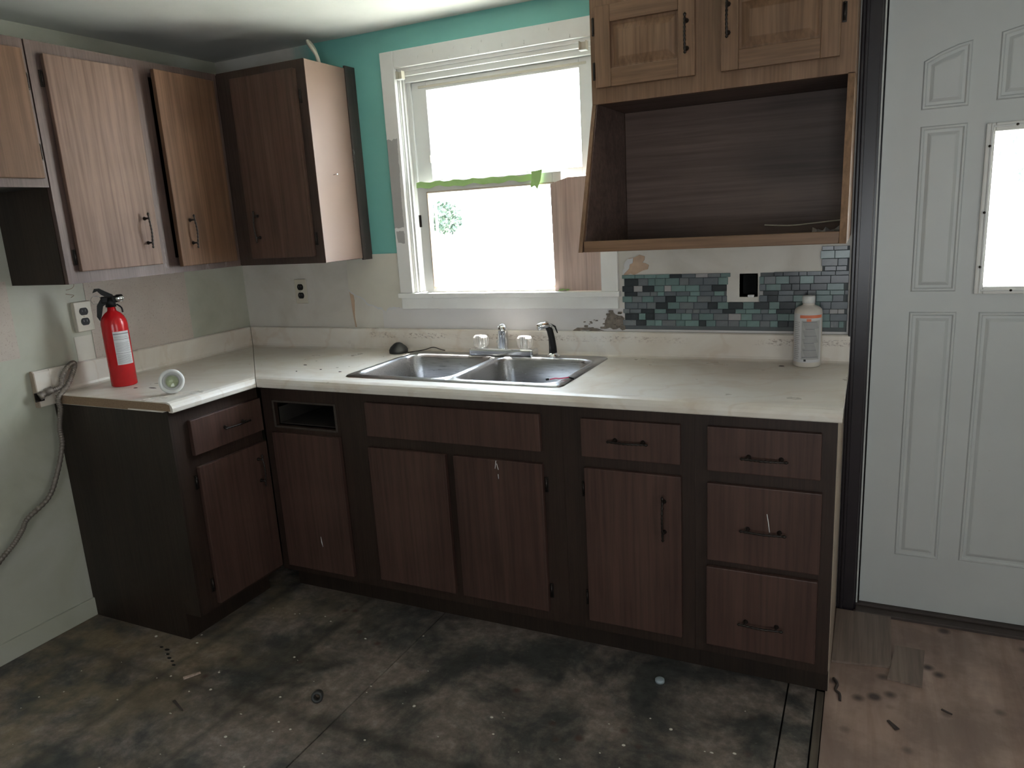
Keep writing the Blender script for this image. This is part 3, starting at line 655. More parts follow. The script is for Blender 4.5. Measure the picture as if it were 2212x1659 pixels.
# hood cabinet
hx0, hx1 = 1.924, 2.685; HF = .331
ch = thing('hood_cabinet', 'golden oak cabinet over the tiles with two panelled doors and an open hood bay below', 'cabinet', (hx0, -HF, 0), 0)
W_ = hx1-hx0
frame_grid(ch, W_, 1.792, 2.14, [(.05, .30, 1.86, 2.05), (.43, .70, 1.86, 2.05)], 'oak')
bm = nb(); box(bm, 0, .012, .019, HF-.002, 1.80, 2.14); box(bm, W_-.012, W_, .019, HF-.002, 1.80, 2.14); box(bm, .012, W_-.012, .019, HF-.002, 2.128, 2.14); obj('carcass', bm, 'oak', ch)
bm = nb(); box(bm, .0125, W_-.0125, .019, HF-.002, 1.794, 1.806); obj('bay_ceiling', bm, 'oak_dark', ch)
def rdoor(x0, x1, z0, z1, side):
    w = x1-x0; h = z1-z0; hx = x1 if side == 'r' else x0; s0 = x0-hx
    bm = nb(); b = .050
    box(bm, s0, s0+w, -.003, 0, 0, h, .001)
    d = obj('door', bm, 'oak', ch, loc=(hx, -.0005, z0))
    for (q0, q1) in ((s0, s0+b), (s0+w-b, s0+w)): bm = nb(); box(bm, q0, q1, -.018, -.0031, 0, h, .003); obj('stile', bm, 'oak', d)
    for (q0, q1) in ((0, b+.004), (h-b, h)): bm = nb(); box(bm, s0+b, s0+w-b, -.018, -.0031, q0, q1, .003); obj('rail', bm, 'oak_x', d)
    bm = nb(); L = []
    for dd, y in ((0, -.004), (.008, -.004), (.030, -.014), (.032, -.0145)):
        L.append([bm.verts.new(p) for p in ((s0+b-.001+dd, y, b+.003+dd), (s0+w-b+.001-dd, y, b+.003+dd), (s0+w-b+.001-dd, y, h-b+.001-dd), (s0+b-.001+dd, y, h-b+.001-dd))])
    for a, c_ in zip(L, L[1:]):
        for i in range(4): bm.faces.new((a[i], a[(i+1) % 4], c_[(i+1) % 4], c_[i]))
    bm.faces.new(L[-1]); obj('panel', bm, 'oak', d)
    return d
d = rdoor(.019, .328, 1.838, 2.075, 'l'); pull(d, .285, .115, True, .10)
d = rdoor(.402, .721, 1.838, 2.075, 'r'); pull(d, -.298, .140, True, .10)
hinge(ch, .012, 2.02); hinge(ch, .012, 1.89); hinge(ch, .729, 1.95)
def side_trap(x0, x1, yb):
    bm = nb(); prism(bm, [(.0, 1.800), (.0, 1.7915), (yb, 1.339), (HF-.002, 1.339), (HF-.002, 1.794), (.0, 1.794)][1:], 'x', x0, x1); return obj('bay_side', bm, 'oak', ch)
side_trap(0, .012, -.176); side_trap(W_-.018, W_, -.176)
bm = nb(); prism(bm, [(.003, 1.790), (-.155, 1.350), (HF-.035, 1.350), (HF-.035, 1.793), (.003, 1.793)], 'x', .0122, .0160); obj('bay_lining', bm, 'oak_dark', ch)
bm = nb(); box(bm, .0165, W_-.0185, .300, .312, 1.346, 1.793); obj('back_panel', bm, 'oak_dark', ch, label='dark back panel with horizontal grain')
bm = nb(); box(bm, .0165, W_-.0185, -.170, -.152, 1.339, 1.372, .002); obj('front_rail', bm, 'oak_x', ch)
bm = nb(); box(bm, .0165, W_-.0185, -.1515, .299, 1.341, 1.353); obj('bay_floor', bm, 'oak_x', ch)
# split edge of back panel, drawn as a thin pale strand; foil
bm = nb(); tube(bm, spline([(2.42, -.045, 1.385), (2.50, -.05, 1.380), (2.57, -.055, 1.384), (2.62, -.06, 1.388), (2.655, -.06, 1.390)]), .0022, 6)
tag(obj('wire', bm, 'ivory'), 'pale split edge along the bottom of the back panel in the hood bay', 'wire')
bm = nb(); rr = random.Random(2)
V = [[bm.verts.new((2.585+.012*i, -.30+.028*j, 1.357+rr.uniform(0, .022)*(1 if 0 < j < 4 else .2))) for j in range(5)] for i in range(7)]
for i in range(6):
    for j in range(4): bm.faces.new((V[i][j], V[i+1][j], V[i+1][j+1], V[i][j+1]))
bmesh.ops.solidify(bm, geom=bm.faces[:], thickness=.001)
tag(obj('foil_scrap', bm, 'foil'), 'crumpled silver foil scrap in the right corner of the hood bay', 'foil')

# ------------------------------------------------------------------ countertops
CD = .645; CT = .914; WR = 2.697; LE = 1.030
SX0, SX1, SY0, SY1 = .992, 1.862, -.553, -.048     # sink rim outline
def nose_profile():
    # (distance from wall, z) closed outline incl. rolled nose, cove and splash
    p = [(.002, ZB), (.002, 1.006), (.006, 1.010), (.016, 1.010), (.020, 1.006), (.0215, .930), (.024, .9215), (.030, .9165), (.040, CT)]
    q = [(CD-.060, CT), (CD-.040, CT+.0015), (CD-.024, CT+.0015), (CD-.011, CT-.003), (CD-.003, CT-.012), (CD, CT-.020), (CD, .882), (CD-.002, .879), (CD-.02, .879), (CD-.022, ZB+.012), (CD-.05, ZB+.012), (CD-.05, ZB)]
    return p, q
def sweep(bm, poly, start, end, run):
    """poly of (d, z); run='x' : along x at y=-d ; run='y': along y at x=d.  start/end are functions of d"""
    def P(d, z, a): return (a, -d, z) if run == 'x' else (d, a, z)
    A = [bm.verts.new(P(d, z, start(d))) for d, z in poly]; B = [bm.verts.new(P(d, z, end(d))) for d, z in poly]; n = len(poly)
    bm.faces.new(A); bm.faces.new(list(reversed(B)))
    for i in range(n):
        f = bm.faces.new((A[i], B[i], B[(i+1) % n], A[(i+1) % n])); f.smooth = False
p, q = nose_profile()
bm = nb(); g = .0016
sweep(bm, p+q, lambda d: d+g, lambda d: 1.02, 'x')
sweep(bm, p+[(.085, CT), (.085, ZB)], lambda d: 1.02, lambda d: 1.835, 'x')
sweep(bm, [(.535, ZB), (.535, CT)]+q, lambda d: 1.02, lambda d: 1.835, 'x')
sweep(bm, p+q, lambda d: 1.835, lambda d: WR, 'x')
bmesh.ops.remove_doubles(bm, verts=bm.verts, dist=.00005)
tag(obj('countertop', bm, 'laminate'), 'long cream marble-look laminate countertop with backsplash holding the sink', 'countertop')
bm = nb(); sweep(bm, p+q, lambda d: -LE, lambda d: -d-g, 'y')
o = obj('countertop', bm, 'laminate'); ctl = o
tag(o, 'short cream laminate countertop along the left wall under the fire extinguisher', 'countertop')
bm = nb(); sweep(bm, [(.03, ZB+.0015), (.03, CT-.003), (CD-.03, CT-.003), (CD-.012, .905), (CD-.012, .884), (.42, .884), (.42, ZB+.0015)], lambda d: -LE-.0012, lambda d: -LE-.0001, 'y'); obj('raw_edge', bm, 'edge', ctl, label='broken raw particleboard end')
# splash piece that continues past the counter end
bm = nb(); sweep(bm, [(.002, ZB), (.002, 1.006), (.006, 1.010), (.016, 1.010), (.022, 1.003), (.024, ZB)], lambda d: -1.088, lambda d: -LE-.0015, 'y'); obj('splash_end', bm, 'laminate', ctl)
bm = nb(); sweep(bm, [(.001, ZB-.002), (.001, 1.007), (.006, 1.0115), (.016, 1.0115), (.0235, 1.003), (.0255, ZB-.002)], lambda d: -1.0925, lambda d: -1.0882, 'y'); obj('splash_end_cap', bm, 'edge_light', ctl)
# burn marks
for (x, y, sx, sy) in ((.274, -.879, .010, .006), (.348, -.864, .020, .006), (.155, -.62, .020, .008)):
    bm = nb(); lathe(bm, [(0, .0012), (.7, .0010), (1, 0)], 14, Matrix.Translation((x, y, CT)) @ Matrix.Diagonal((sx, sy, 1, 1))); obj('burn_mark', bm, 'threshold', ctl)
for (x, y, sx, sy, lab) in ((.665, -.385, .010, .004, 'small dark crumb near the seam in the counter corner'), (.80, -.45, .006, .003, 'tiny dark crumb midway between the counter seam and the sink'), (.915, -.475, .008, .004, 'small dark crumb just left of the front left sink corner'), (2.49, -.10, .010, .005, 'small brown crumb left of the plastic bottle'), (.72, -.50, .004, .003, 'tiny dark crumb near the front edge right of the seam')):
    bm = nb(); lathe(bm, [(0, .002), (.7, .0016), (1, 0)], 10, Matrix.Translation((x, y, CT)) @ Matrix.Diagonal((sx, sy, 1, 1)) @ Matrix.Rotation(.4, 4, 'Z')); tag(obj('crumb', bm, 'threshold'), lab, 'debris')

# ------------------------------------------------------------------ sink
sk = thing('kitchen_sink', 'double-bowl stainless steel drop-in sink below the window', 'sink', (0, 0, 0))
def rrect(cx, cy, hw, hh, r, n):
    pts = []
    for k in range(n):
        a = 2*PI*k/n
        # superellipse-like rounded rectangle by ray casting
        dx, dy = math.cos(a), math.sin(a); t0 = 0; t1 = 2*max(hw, hh)
        for _ in range(28):
            tm = (t0+t1)/2; x, y = abs(dx*tm), abs(dy*tm)
            ins = x <= hw and y <= hh and not (x > hw-r and y > hh-r and (x-hw+r)**2+(y-hh+r)**2 > r*r)
            if ins: t0 = tm
            else: t1 = tm
        pts.append((cx+dx*t0, cy+dy*t0))
    return pts
N = 96
def half(bm, X0, X1, cx, hw):
    cy, hh = (-.530-.128)/2, (.530-.128)/2
    Y0, Y1 = SY0, SY1; ZT = CT+.006
    outer = rrect(0, 0, 1, 1, .001, N)
    def cell(k):
        a = 2*PI*k/N; dx, dy = math.cos(a), math.sin(a); tt = 9
        if dx > 1e-9: tt = min(tt, (X1-cx)/dx)
        if dx < -1e-9: tt = min(tt, (X0-cx)/dx)
        if dy > 1e-9: tt = min(tt, (Y1-cy)/dy)
        if dy < -1e-9: tt = min(tt, (Y0-cy)/dy)
        return [cx+dx*tt, cy+dy*tt]
    out = [cell(k) for k in range(N)]
    for cx_, cy_ in ((X0, Y0), (X0, Y1), (X1, Y0), (X1, Y1)):   # snap corners
        k = min(range(N), key=lambda i: (out[i][0]-cx_)**2+(out[i][1]-cy_)**2); out[k] = [cx_, cy_]
    def rnd(pt, r=.03):  # round the outer sink corners
        x, y = pt
        for (qx, qy, sx, sy) in ((SX0, SY0, 1, 1), (SX0, SY1, 1, -1), (SX1, SY0, -1, 1), (SX1, SY1, -1, -1)):
            dx, dy = (x-qx)*sx, (y-qy)*sy
            if dx < r and dy < r:
                vx, vy = dx-r, dy-r; L = math.hypot(vx, vy)
                if L > r: vx, vy = vx*r/L, vy*r/L
                return (qx+sx*(r+vx), qy+sy*(r+vy))
        return (x, y)
    out = [rnd(p_) for p_ in out]
    loops = []
    loops.append([(x, y, ZT-.001) for x, y in out])
    for (g_, z, r) in ((.016, ZT, .075), (.011, ZT+.0025, .072), (.005, ZT+.0025, .068), (.0, ZT-.003, .065), (-.004, ZT-.012, .062), (-.010, ZT-.10, .060), (-.016, ZT-.15, .058), (-.030, ZT-.168, .05), (-.055, ZT-.174, .04)):
        loops.append([(x, y, z) for x, y in rrect(cx, cy, hw+g_, hh+g_, r, N)])
    loops.append([(cx+.045*math.cos(2*PI*k/N), cy+.045*math.sin(2*PI*k/N), ZT-.178) for k in range(N)])
    loops.append([(cx+.040*math.cos(2*PI*k/N), cy+.040*math.sin(2*PI*k/N), ZT-.184) for k in range(N)])
    VV = [[bm.verts.new(p_) for p_ in l] for l in loops]
    for i in range(len(VV)-1):
        for k in range(N):
            f = bm.faces.new((VV[i][k], VV[i][(k+1) % N], VV[i+1][(k+1) % N], VV[i+1][k])); f.smooth = True
    bm.faces.new(VV[-1])
    return out
bm = nb(); XM = (SX0+SX1)/2
half(bm, SX0, XM, (SX0+.030+XM-.012)/2, (XM-.012-SX0-.030)/2)
half(bm, XM, SX1, (SX1-.030+XM+.012)/2, (XM-.012-SX0-.030)/2)
bmesh.ops.remove_doubles(bm, verts=bm.verts, dist=.0002)
# turned-down outer edge
be = [e for e in bm.edges if len(e.link_faces) == 1 and (min(abs(e.verts[0].co.x-SX0), abs(e.verts[0].co.x-SX1)) < .031 or min(abs(e.verts[0].co.y-SY0), abs(e.verts[0].co.y-SY1)) < .031)]
r = bmesh.ops.extrude_edge_only(bm, edges=be)
cxm, cym = XM, (SY0+SY1)/2
for v in [x for x in r['geom'] if isinstance(x, bmesh.types.BMVert)]:
    v.co.z = CT+.0003; v.co.x += .003*(1 if v.co.x > cxm else -1); v.co.y += .003*(1 if v.co.y > cym else -1)
obj('basin', bm, 'steel', sk)
for cx in ((SX0+.030+XM-.012)/2, (SX1-.030+XM+.012)/2):
    bm = nb(); lathe(bm, [(0, -.006), (.02, -.006), (.026, -.002), (.040, 0), (.041, -.003)], 28, Matrix.Translation((cx, -.329, CT+.006-.176))); obj('drain', bm, 'chrome', sk)

# faucet
FZ = CT+.0062; FYY = -.088
fc = thing('faucet', 'chrome two-handle faucet with clear knobs at the back of the sink', 'faucet', (1.432, FYY, FZ))
bm = nb(); box(bm, -.142, .142, -.032, .032, 0, .030, .009, 3); obj('base_plate', bm, 'chrome', fc)
for s in (-1, 1):
    x = s*.098
    bm = nb(); prof = [(.012, .020), (.014, .030), (.026, .034), (.029, .040), (.031, .060), (.030, .072), (.024, .080), (0, .082)]
    n = 32; rings = []
    for r_, z in prof:
        rings.append([bm.verts.new((x+max(r_, 1e-4)*(1+.05*math.cos(k*PI))*math.cos(2*PI*k/n), max(r_, 1e-4)*(1+.05*math.cos(k*PI))*math.sin(2*PI*k/n), z)) for k in range(n)])
    for i in range(len(rings)-1):
        for k in range(n): bm.faces.new((rings[i][k], rings[i][(k+1) % n], rings[i+1][(k+1) % n], rings[i+1][k]))
    bm.faces.new(rings[0])
    kb = obj('knob', bm, 'acrylic', fc)
    bm = nb(); lathe(bm, [(.018, .018), (.018, .026), (.010, .032), (.010, .070), (.0, .072)], 16, Matrix.Translation((x, 0, 0))); obj('knob_stem', bm, 'chrome', kb)
bm = nb(); sp = spline([(0, 0, .018), (.001, 0, .05), (.004, -.004, .08), (.012, -.018, .105), (.026, -.045, .120), (.040, -.080, .122)], 6)
tube(bm, sp, [.024-.008*(i/(len(sp)-1)) for i in range(len(sp))], 18); obj('spout', bm, 'chrome', fc)
bm = nb(); tube(bm, [(.041, -.083, .131), (.043, -.086, .116), (.043, -.087, .098)], [.0165, .0165, .0145], 18); obj('aerator', bm, 'chrome', fc)
bm = nb(); tube(bm, [(-.024, .008, .02), (-.024, .008, .052)], .003, 8); tube(bm, [(-.024, .008, .050), (-.024, .008, .056), (-.024, .008, .062)], [.007, .008, .004], 12); obj('lift_rod', bm, 'chrome', fc)
spy = thing('side_sprayer', 'black and chrome side sprayer standing right of the faucet', 'sprayer', (1.648, FYY, FZ))
bm = nb(); lathe(bm, [(0, 0), (.027, 0), (.027, .006), (.020, .010), (.017, .016), (0, .016)], 24); obj('collar', bm, 'chrome', spy)
bm = nb(); pp = [(0, 0, .012), (0, 0, .04), (-.002, -.003, .075), (-.006, -.008, .105), (-.012, -.014, .122)]; tube(bm, pp, [.016, .0145, .0125, .0125, .012], 16); obj('body', bm, 'black_plastic', spy)
bm = nb(); tube(bm, [(.000, -.004, .118), (-.014, -.016, .127), (-.030, -.030, .126), (-.044, -.042, .120)], [.009, .014, .0135, .0125], 16); obj('spray_head', bm, 'chrome', spy)
bm = nb(); tube(bm, [(-.004, -.002, .128), (.010, .006, .118), (.018, .010, .092)], [.003, .0035, .002], 8); obj('trigger', bm, 'black_plastic', spy)

# black stopper
bm = nb(); lathe(bm, [(0, 0), (.040, 0), (.041, .014), (.034, .026), (.018, .040), (.010, .044), (0, .045)], 28, Matrix.Translation((.918, -.075, CT+.0005)))
tag(obj('sink_stopper', bm, 'grey_rubber'), 'dark grey rubber cone stopper on the counter left of the sink', 'stopper')
bm = nb(); tube(bm, spline([(.965, -.075, CT+.003), (.99, -.055, CT+.004), (1.03, -.040, CT+.010), (1.07, -.035, CT+.020), (1.11, -.038, CT+.012), (1.13, -.040, CT+.0095)]), .0022, 6)
tag(obj('thin_cord', bm, 'threshold'), 'thin dark cord lying along the back left rim of the sink', 'cord')
bm = nb(); tube(bm, spline([(1.80, -.49, CT+.011), (1.815, -.478, CT+.013), (1.83, -.474, CT+.012), (1.855, -.455, CT+.013)]), .0022, 6)
tw = obj('hair_tie', bm, 'pink'); tag(tw, 'tiny pink and black twist on the front right rim of the sink', 'debris')
bm = nb(); tube(bm, [(1.797, -.492, CT+.0125), (1.79, -.498, CT+.012)], .004, 8); tube(bm, [(1.855, -.455, CT+.013), (1.868, -.445, CT+.006)], .003, 8); obj('twist_end', bm, 'black_plastic', tw)

# ------------------------------------------------------------------ things on the counter
fe = thing('fire_extinguisher', 'red fire extinguisher with a white label on the left counter', 'fire extinguisher', (.170, -.845, CT+.0003), math.radians(-38))
R_ = .046
bm = nb(); lathe(bm, [(0, .0), (R_-.004, 0), (R_, .004), (R_, .262), (R_-.002, .278), (R_-.008, .294), (R_-.019, .309), (R_-.029, .317), (.015, .322), (.013, .345), (0, .345)], 48); obj('cylinder', bm, 'red', fe)
def wrap(name, mat, parent, a0, a1, z0, z1, rad, n=16):
    bm = nb(); A = [[bm.verts.new((rad*math.cos(a0+(a1-a0)*k/n), rad*math.sin(a0+(a1-a0)*k/n), z)) for k in range(n+1)] for z in (z0, z1)]
    for k in range(n): f = bm.faces.new((A[0][k], A[0][k+1], A[1][k+1], A[1][k])); f.smooth = True
    return obj(name, bm, mat, parent)
lb = wrap('label', 'label_white', fe, math.radians(-12), math.radians(64), .094, .234, R_+.0006)
for z, h, m in ((.141, .0012, 'print_black'), (.200, .0012, 'print_black'), (.222, .004, 'print')):
    wrap('label_rule', m, lb, math.radians(-11), math.radians(63), z, z+h, R_+.001)
for i, z in enumerate([.150+.0045*k for k in range(9)]+[.100+.0042*k for k in range(9)]+[.207, .212]):
    wrap('print_line', 'print', lb, math.radians(-8), math.radians(56-(i*7) % 14), z, z+.0011, R_+.001, 8)
bm = nb(); tube(bm, [(0, 0, .335), (0, 0, .375)], [.019, .015], 16); box(bm, -.013, .013, -.030, .026, .352, .380, .005); obj('valve', bm, 'black_plastic', fe)
bm = nb(); prism(bm, [(-.058, .398), (-.050, .414), (-.032, .414), (-.012, .400), (.012, .385), (.018, .372), (-.004, .372), (-.028, .388), (-.040, .404)][::1], 'x', -.010, .010)
for v in bm.verts: v.co = Vector((v.co.x, v.co.y*.92, v.co.z))
obj('lever', bm, 'black_plastic', fe)
bm = nb(); prism(bm, [(-.052, .300), (-.046, .345), (-.030, .372), (-.010, .372), (-.010, .352), (-.026, .340), (-.036, .300), (-.044, .280)], 'x', -.009, .009); obj('carry_handle', bm, 'black_plastic', fe)
bm = nb(); lathe(bm, [(0, -.014), (.014, -.012), (.016, -.008), (.016, .008), (.014, .012), (0, .012)], 20, Matrix.Translation((0, .032, .368)) @ Matrix.Rotation(PI/2, 4, 'X')); obj('nozzle', bm, 'black_plastic', fe)
bm = nb(); lathe(bm, [(0, .0), (.013, .0), (.015, .003), (.013, .005), (0, .005)], 20, Matrix.Translation((.016, .034, .368)) @ Matrix.Rotation(PI/2, 4, 'Y')); obj('pressure_gauge', bm, 'chrome', fe)
bm = nb(); rg = [(.004*math.sin(a), -.036+.017*math.cos(a)-.01, .368+.017*math.sin(a)) for a in [2*PI*k/24 for k in range(25)]]; tube(bm, rg, .0012, 6, cap=False); obj('pin_ring', bm, 'chrome', fe)
bm = nb(); tube(bm, spline([(.010, .02, .345), (.014, .034, .330), (.012, .036, .310)]), .003, 8); obj('safety_strap', bm, 'black_plastic', fe)

pk = thing('round_puck_light', 'small round white puck with a clear lens standing on edge on the left counter', 'light', (.520, -.915, CT+.0003))
Mp = Matrix.Translation((0, 0, .044)) @ (Vector((1.0, -1.15, .42)).normalized().to_track_quat('Z', 'Y').to_matrix().to_4x4())
bm = nb(); lathe(bm, [(.020, -.018), (.036, -.016), (.0425, -.004), (.044, .004), (.042, .010), (.037, .013), (.033, .010), (.030, .004)], 48, Mp); obj('housing', bm, 'white_plastic', pk)
bm = nb(); lathe(bm, [(.031, .006), (.029, .008), (.024, .002), (.021, -.006)], 48, Mp); obj('bezel', bm, plain('grey_bezel', (.5, .5, .5), .3), pk)
bm = nb(); lathe(bm, [(0, -.010), (.022, -.008), (.022, -.006)], 32, Mp); obj('reflector', bm, plain('dial_face', (.62, .64, .50), .25, .3, var=.3, scale=60), pk)
bm = nb(); lathe(bm, [(0, .000), (.012, -.0006), (.0225, -.003)], 32, Mp); obj('lens', bm, 'glass_green', pk)

bt = thing('plastic_bottle', 'white plastic chemical bottle with an orange banded label on the right counter', 'bottle', (2.568, -.075, CT+.0003), math.radians(-100))
BR = .044
bm = nb(); lathe(bm, [(0, 0), (BR-.005, 0), (BR, .005), (BR, .180), (BR-.002, .191), (BR-.010, .199), (BR-.024, .205), (.019, .208), (.019, .214), (0, .214)], 40); obj('body', bm, plain('bottle_white', (.66, .62, .56), .4, var=.06), bt)
bm = nb(); n = 40
lathe(bm, [(.0185, .212), (.020, .2125), (.020, .233), (.018, .236), (0, .236)], n); obj('cap', bm, 'white_plastic', bt)
lb = wrap('label', 'label_white', bt, math.radians(-62), math.radians(78), .018, .180, BR+.0005, 24)
wrap('orange_band', 'orange', lb, math.radians(-20), math.radians(78), .166, .176, BR+.0009)
wrap('label_panel', plain('grey_label_panel', (.42, .42, .41), .5, var=.08), lb, math.radians(-12), math.radians(66), .028, .158, BR+.0008)
for k in range(26):
    z = .034+.0047*k; w0 = -8+((k*37) % 13); w1 = 60-((k*23) % 21)
    wrap('print_line', 'print', lb, math.radians(w0), math.radians(w1), z, z+(.0016 if k % 5 else .0028), BR+.0012, 10)
for k in range(20):
    z = .030+.0064*k; wrap('print_line', 'print', lb, math.radians(-50), math.radians(-26+((k*11) % 7)), z, z+.0012, BR+.0009, 6)
wrap('orange_mark', 'orange', lb, math.radians(8), math.radians(26), .155, .164, BR+.0013, 6)
wrap('round_seal', 'print_black', lb, math.radians(0), math.radians(9), .022, .029, BR+.0014, 6)

# ------------------------------------------------------------------ outlets
def outlet(label, loc, rot, bigbox):
    o = thing('wall_outlet', label, 'outlet', loc, rot)
    d0 = -.014 if bigbox else -.0005
    if bigbox:
        bm = nb(); box(bm, -.036, .036, -.014, 0, -.058, .058, .003); obj('surface_box', bm, 'ivory', o)
    bm = nb(); box(bm, -.035, .035, d0-.006, d0, -.057, .057, .004, 3); obj('cover_plate', bm, 'ivory', o)
    for s in (-1, 1):
        bm = nb(); poly = []
        for k in range(28):
            a = 2*PI*k/28; poly.append((.0170*math.cos(a), max(-.0138, min(.0138, .0170*math.sin(a)))+s*.0195))
        prism(bm, poly, 'y', d0-.0085, d0-.003); rc = obj('receptacle', bm, 'black_plastic', o)
        bm = nb(); box(bm, -.0075, -.0055, d0-.0088, d0-.0084, s*.0195-.001, s*.0195+.007); box(bm, .0055, .0075, d0-.0088, d0-.0084, s*.0195-.001, s*.0195+.007); obj('slot', bm, 'print', rc)
    bm = nb(); lathe(bm, [(0, .0015), (.0032, .0010), (.0035, 0)], 12, Matrix.Translation((0, d0-.006, 0)) @ Matrix.Rotation(PI/2, 4, 'X')); obj('screw', bm, 'ivory', o)
    return o
outlet('ivory wall outlet with black sockets on the back wall below the corner cabinet', (.352, 0, 1.178), math.radians(0), False)
outlet('ivory surface-mounted outlet with black sockets beside the fire extinguisher', (0, -.855, 1.180), PI/2, True)

# conduit
co = thing('flexible_conduit', 'looping grey flexible conduit hanging at the left end of the counter', 'conduit', (.05, -1.06, .90))
path = [(.032, -1.085, .921), (.040, -1.060, .930), (.050, -1.020, .941), (.05, -1.006, .975), (.048, -.980, 1.004), (.046, -.955, 1.017), (.044, -.945, 1.008), (.052, -.968, .975), (.060, -1.000, .940), (.068, -1.045, .905), (.068, -1.045, .865), (.064, -1.050, .835), (.06, -1.058, .79), (.055, -1.058, .726), (.05, -1.092, .63), (.05, -1.142, .549), (.05, -1.228, .501), (.05, -1.254, .468), (.05, -1.291, .431), (.05, -1.347, .391), (.05, -1.46, .30), (.05, -1.62, .22)]
sp = spline(path, 26); bm = nb(); tube(bm, [p_-Vector((.05, -1.06, .90)) for p_ in sp], [.0088+.0012*math.sin(i*1.55) for i in range(len(sp))], 12); obj('hose', bm, 'conduit', co)
bm = nb(); d0 = Vector((-.016, -.022, .022)); dv = Vector((.008, .028, .012))
tube(bm, [d0-dv*.35, d0-dv*.34, d0+dv*.1, d0+dv*.11, d0+dv*.5, d0+dv*.51, d0+dv*1.3], [.010, .015, .015, .0115, .0115, .0145, .0125], 14); obj('connector', bm, 'conduit', co)
bm = nb(); box(bm, -.05+.0255, -.05+.030, -.045, -.012, .0, .034, .001); obj('clip', bm, 'iron', co)
for nm, lab, pts in (('loose_wire', 'thin curled wire hanging just below the wall cabinet', [(.004, -.862, 1.318), (.010, -.868, 1.300), (.012, -.880, 1.290), (.008, -.90, 1.286)]), ('loose_wire', 'short curled wire on the wall just above the surface-mounted outlet', [(.004, -.902, 1.272), (.012, -.890, 1.268), (.012, -.876, 1.264), (.005, -.884, 1.256)])):
    bm = nb(); tube(bm, spline(pts), .0009, 6); tag(obj(nm, bm, 'edge'), lab, 'wire')

# ------------------------------------------------------------------ mosaic tiles
mt = thing('mosaic_backsplash', 'unfinished teal and charcoal glass mosaic backsplash right of the window', 'tile backsplash', (1.91, 0, 1.0))
rows = []; z = 1.2235
hs_ = [.0135, .0255, .0215, .0150, .0215, .0240, .0150, .0235, .0215]
for h in hs_: rows.append((z-h, z)); z -= h+.0012
up = []; z = 1.2247
for h in (.0150, .0235, .0255, .0135): up.append((z, z+h)); z += h+.0012
rr = random.Random(21)
grout = nb(); cnt = 0
proto = {}
def tile(x0, x1, z0, z1, mi):
    global cnt
    w = round((x1-x0)*1000)/1000; h = round((z1-z0)*10000)/10000
    key = (w, h, mi)
    if key not in proto:
        bm = nb(); box(bm, -w/2, w/2, -.0065, -.0012, -h/2, h/2, .0008, 1)
        bmesh.ops.recalc_face_normals(bm, faces=bm.faces); me = bpy.data.meshes.new('tile'); bm.to_mesh(me); bm.free(); me.materials.append(TILES[mi]); proto[key] = me
    o = bpy.data.objects.new('tile', proto[key]); C.objects.link(o); o.parent = mt; o.location = ((x0+x1)/2-1.91, rr.uniform(-.0004, .0002), (z0+z1)/2-1.0); cnt += 1
def run(z0, z1, xa, xb, jl, jr, gap=None):
    x = xa+(jl if jl else 0)
    while x < xb-.008:
        L = rr.choice([.026, .034, .052, .044, .050, .038]) if z1-z0 > .016 else rr.choice([.026, .050, .036, .044])
        if x+L > xb-.010: L = xb-x-(jr if jr else 0)
        if L < .006: break
        cxx = x+L/2
        r = rr.random()
        mi = 0 if r < .20 else 1 if r < .36 else 2 if r < .56 else 3 if r < .72 else 4 if r < .82 else 6 if r < .93 else 5
        if gap is None or x+L <= gap[0]+.004 or x >= gap[1]-.004:
            tile(x, x+L-.0013, z0, z1, mi)
        elif x < gap[0] and gap[0]-x > .010: tile(x, gap[0]+rr.uniform(-.004, .006), z0, z1, mi)
        elif x+L > gap[1] and x+L-gap[1] > .010: tile(gap[1], x+L-.0013, z0, z1, mi)
        x += L
for i, (z0, z1) in enumerate(rows):
    jl = (.000, .010, .000, .008, .000, .010, .002, .010, .000)[i]; jr = (0, 0, .010, 0, .010, 0, .010, 0, .010)[i]
    gap = (2.292, 2.402) if i < 5 else None
    if i == 0: gap = (2.300, 2.45)
    run(z0, z1, 1.908, 2.686, jl, jr, gap)
for i, (z0, z1) in enumerate(up): run(z0, z1, 2.590+(0, .010, .006, .010)[i] if i else 2.61, 2.686, 0, (.008, .006, 0, .008)[i])
bm = nb()
for (a, b, c_, e_) in ((1.914, 2.290, 1.018, 1.222), (2.290, 2.404, 1.018, 1.118), (2.404, 2.684, 1.018, 1.222), (2.602, 2.684, 1.222, 1.305)):
    box(bm, a-1.91, b-1.91, -.0015, 0, c_-1.0, e_-1.0)
obj('grout_bed', bm, 'bed', mt)

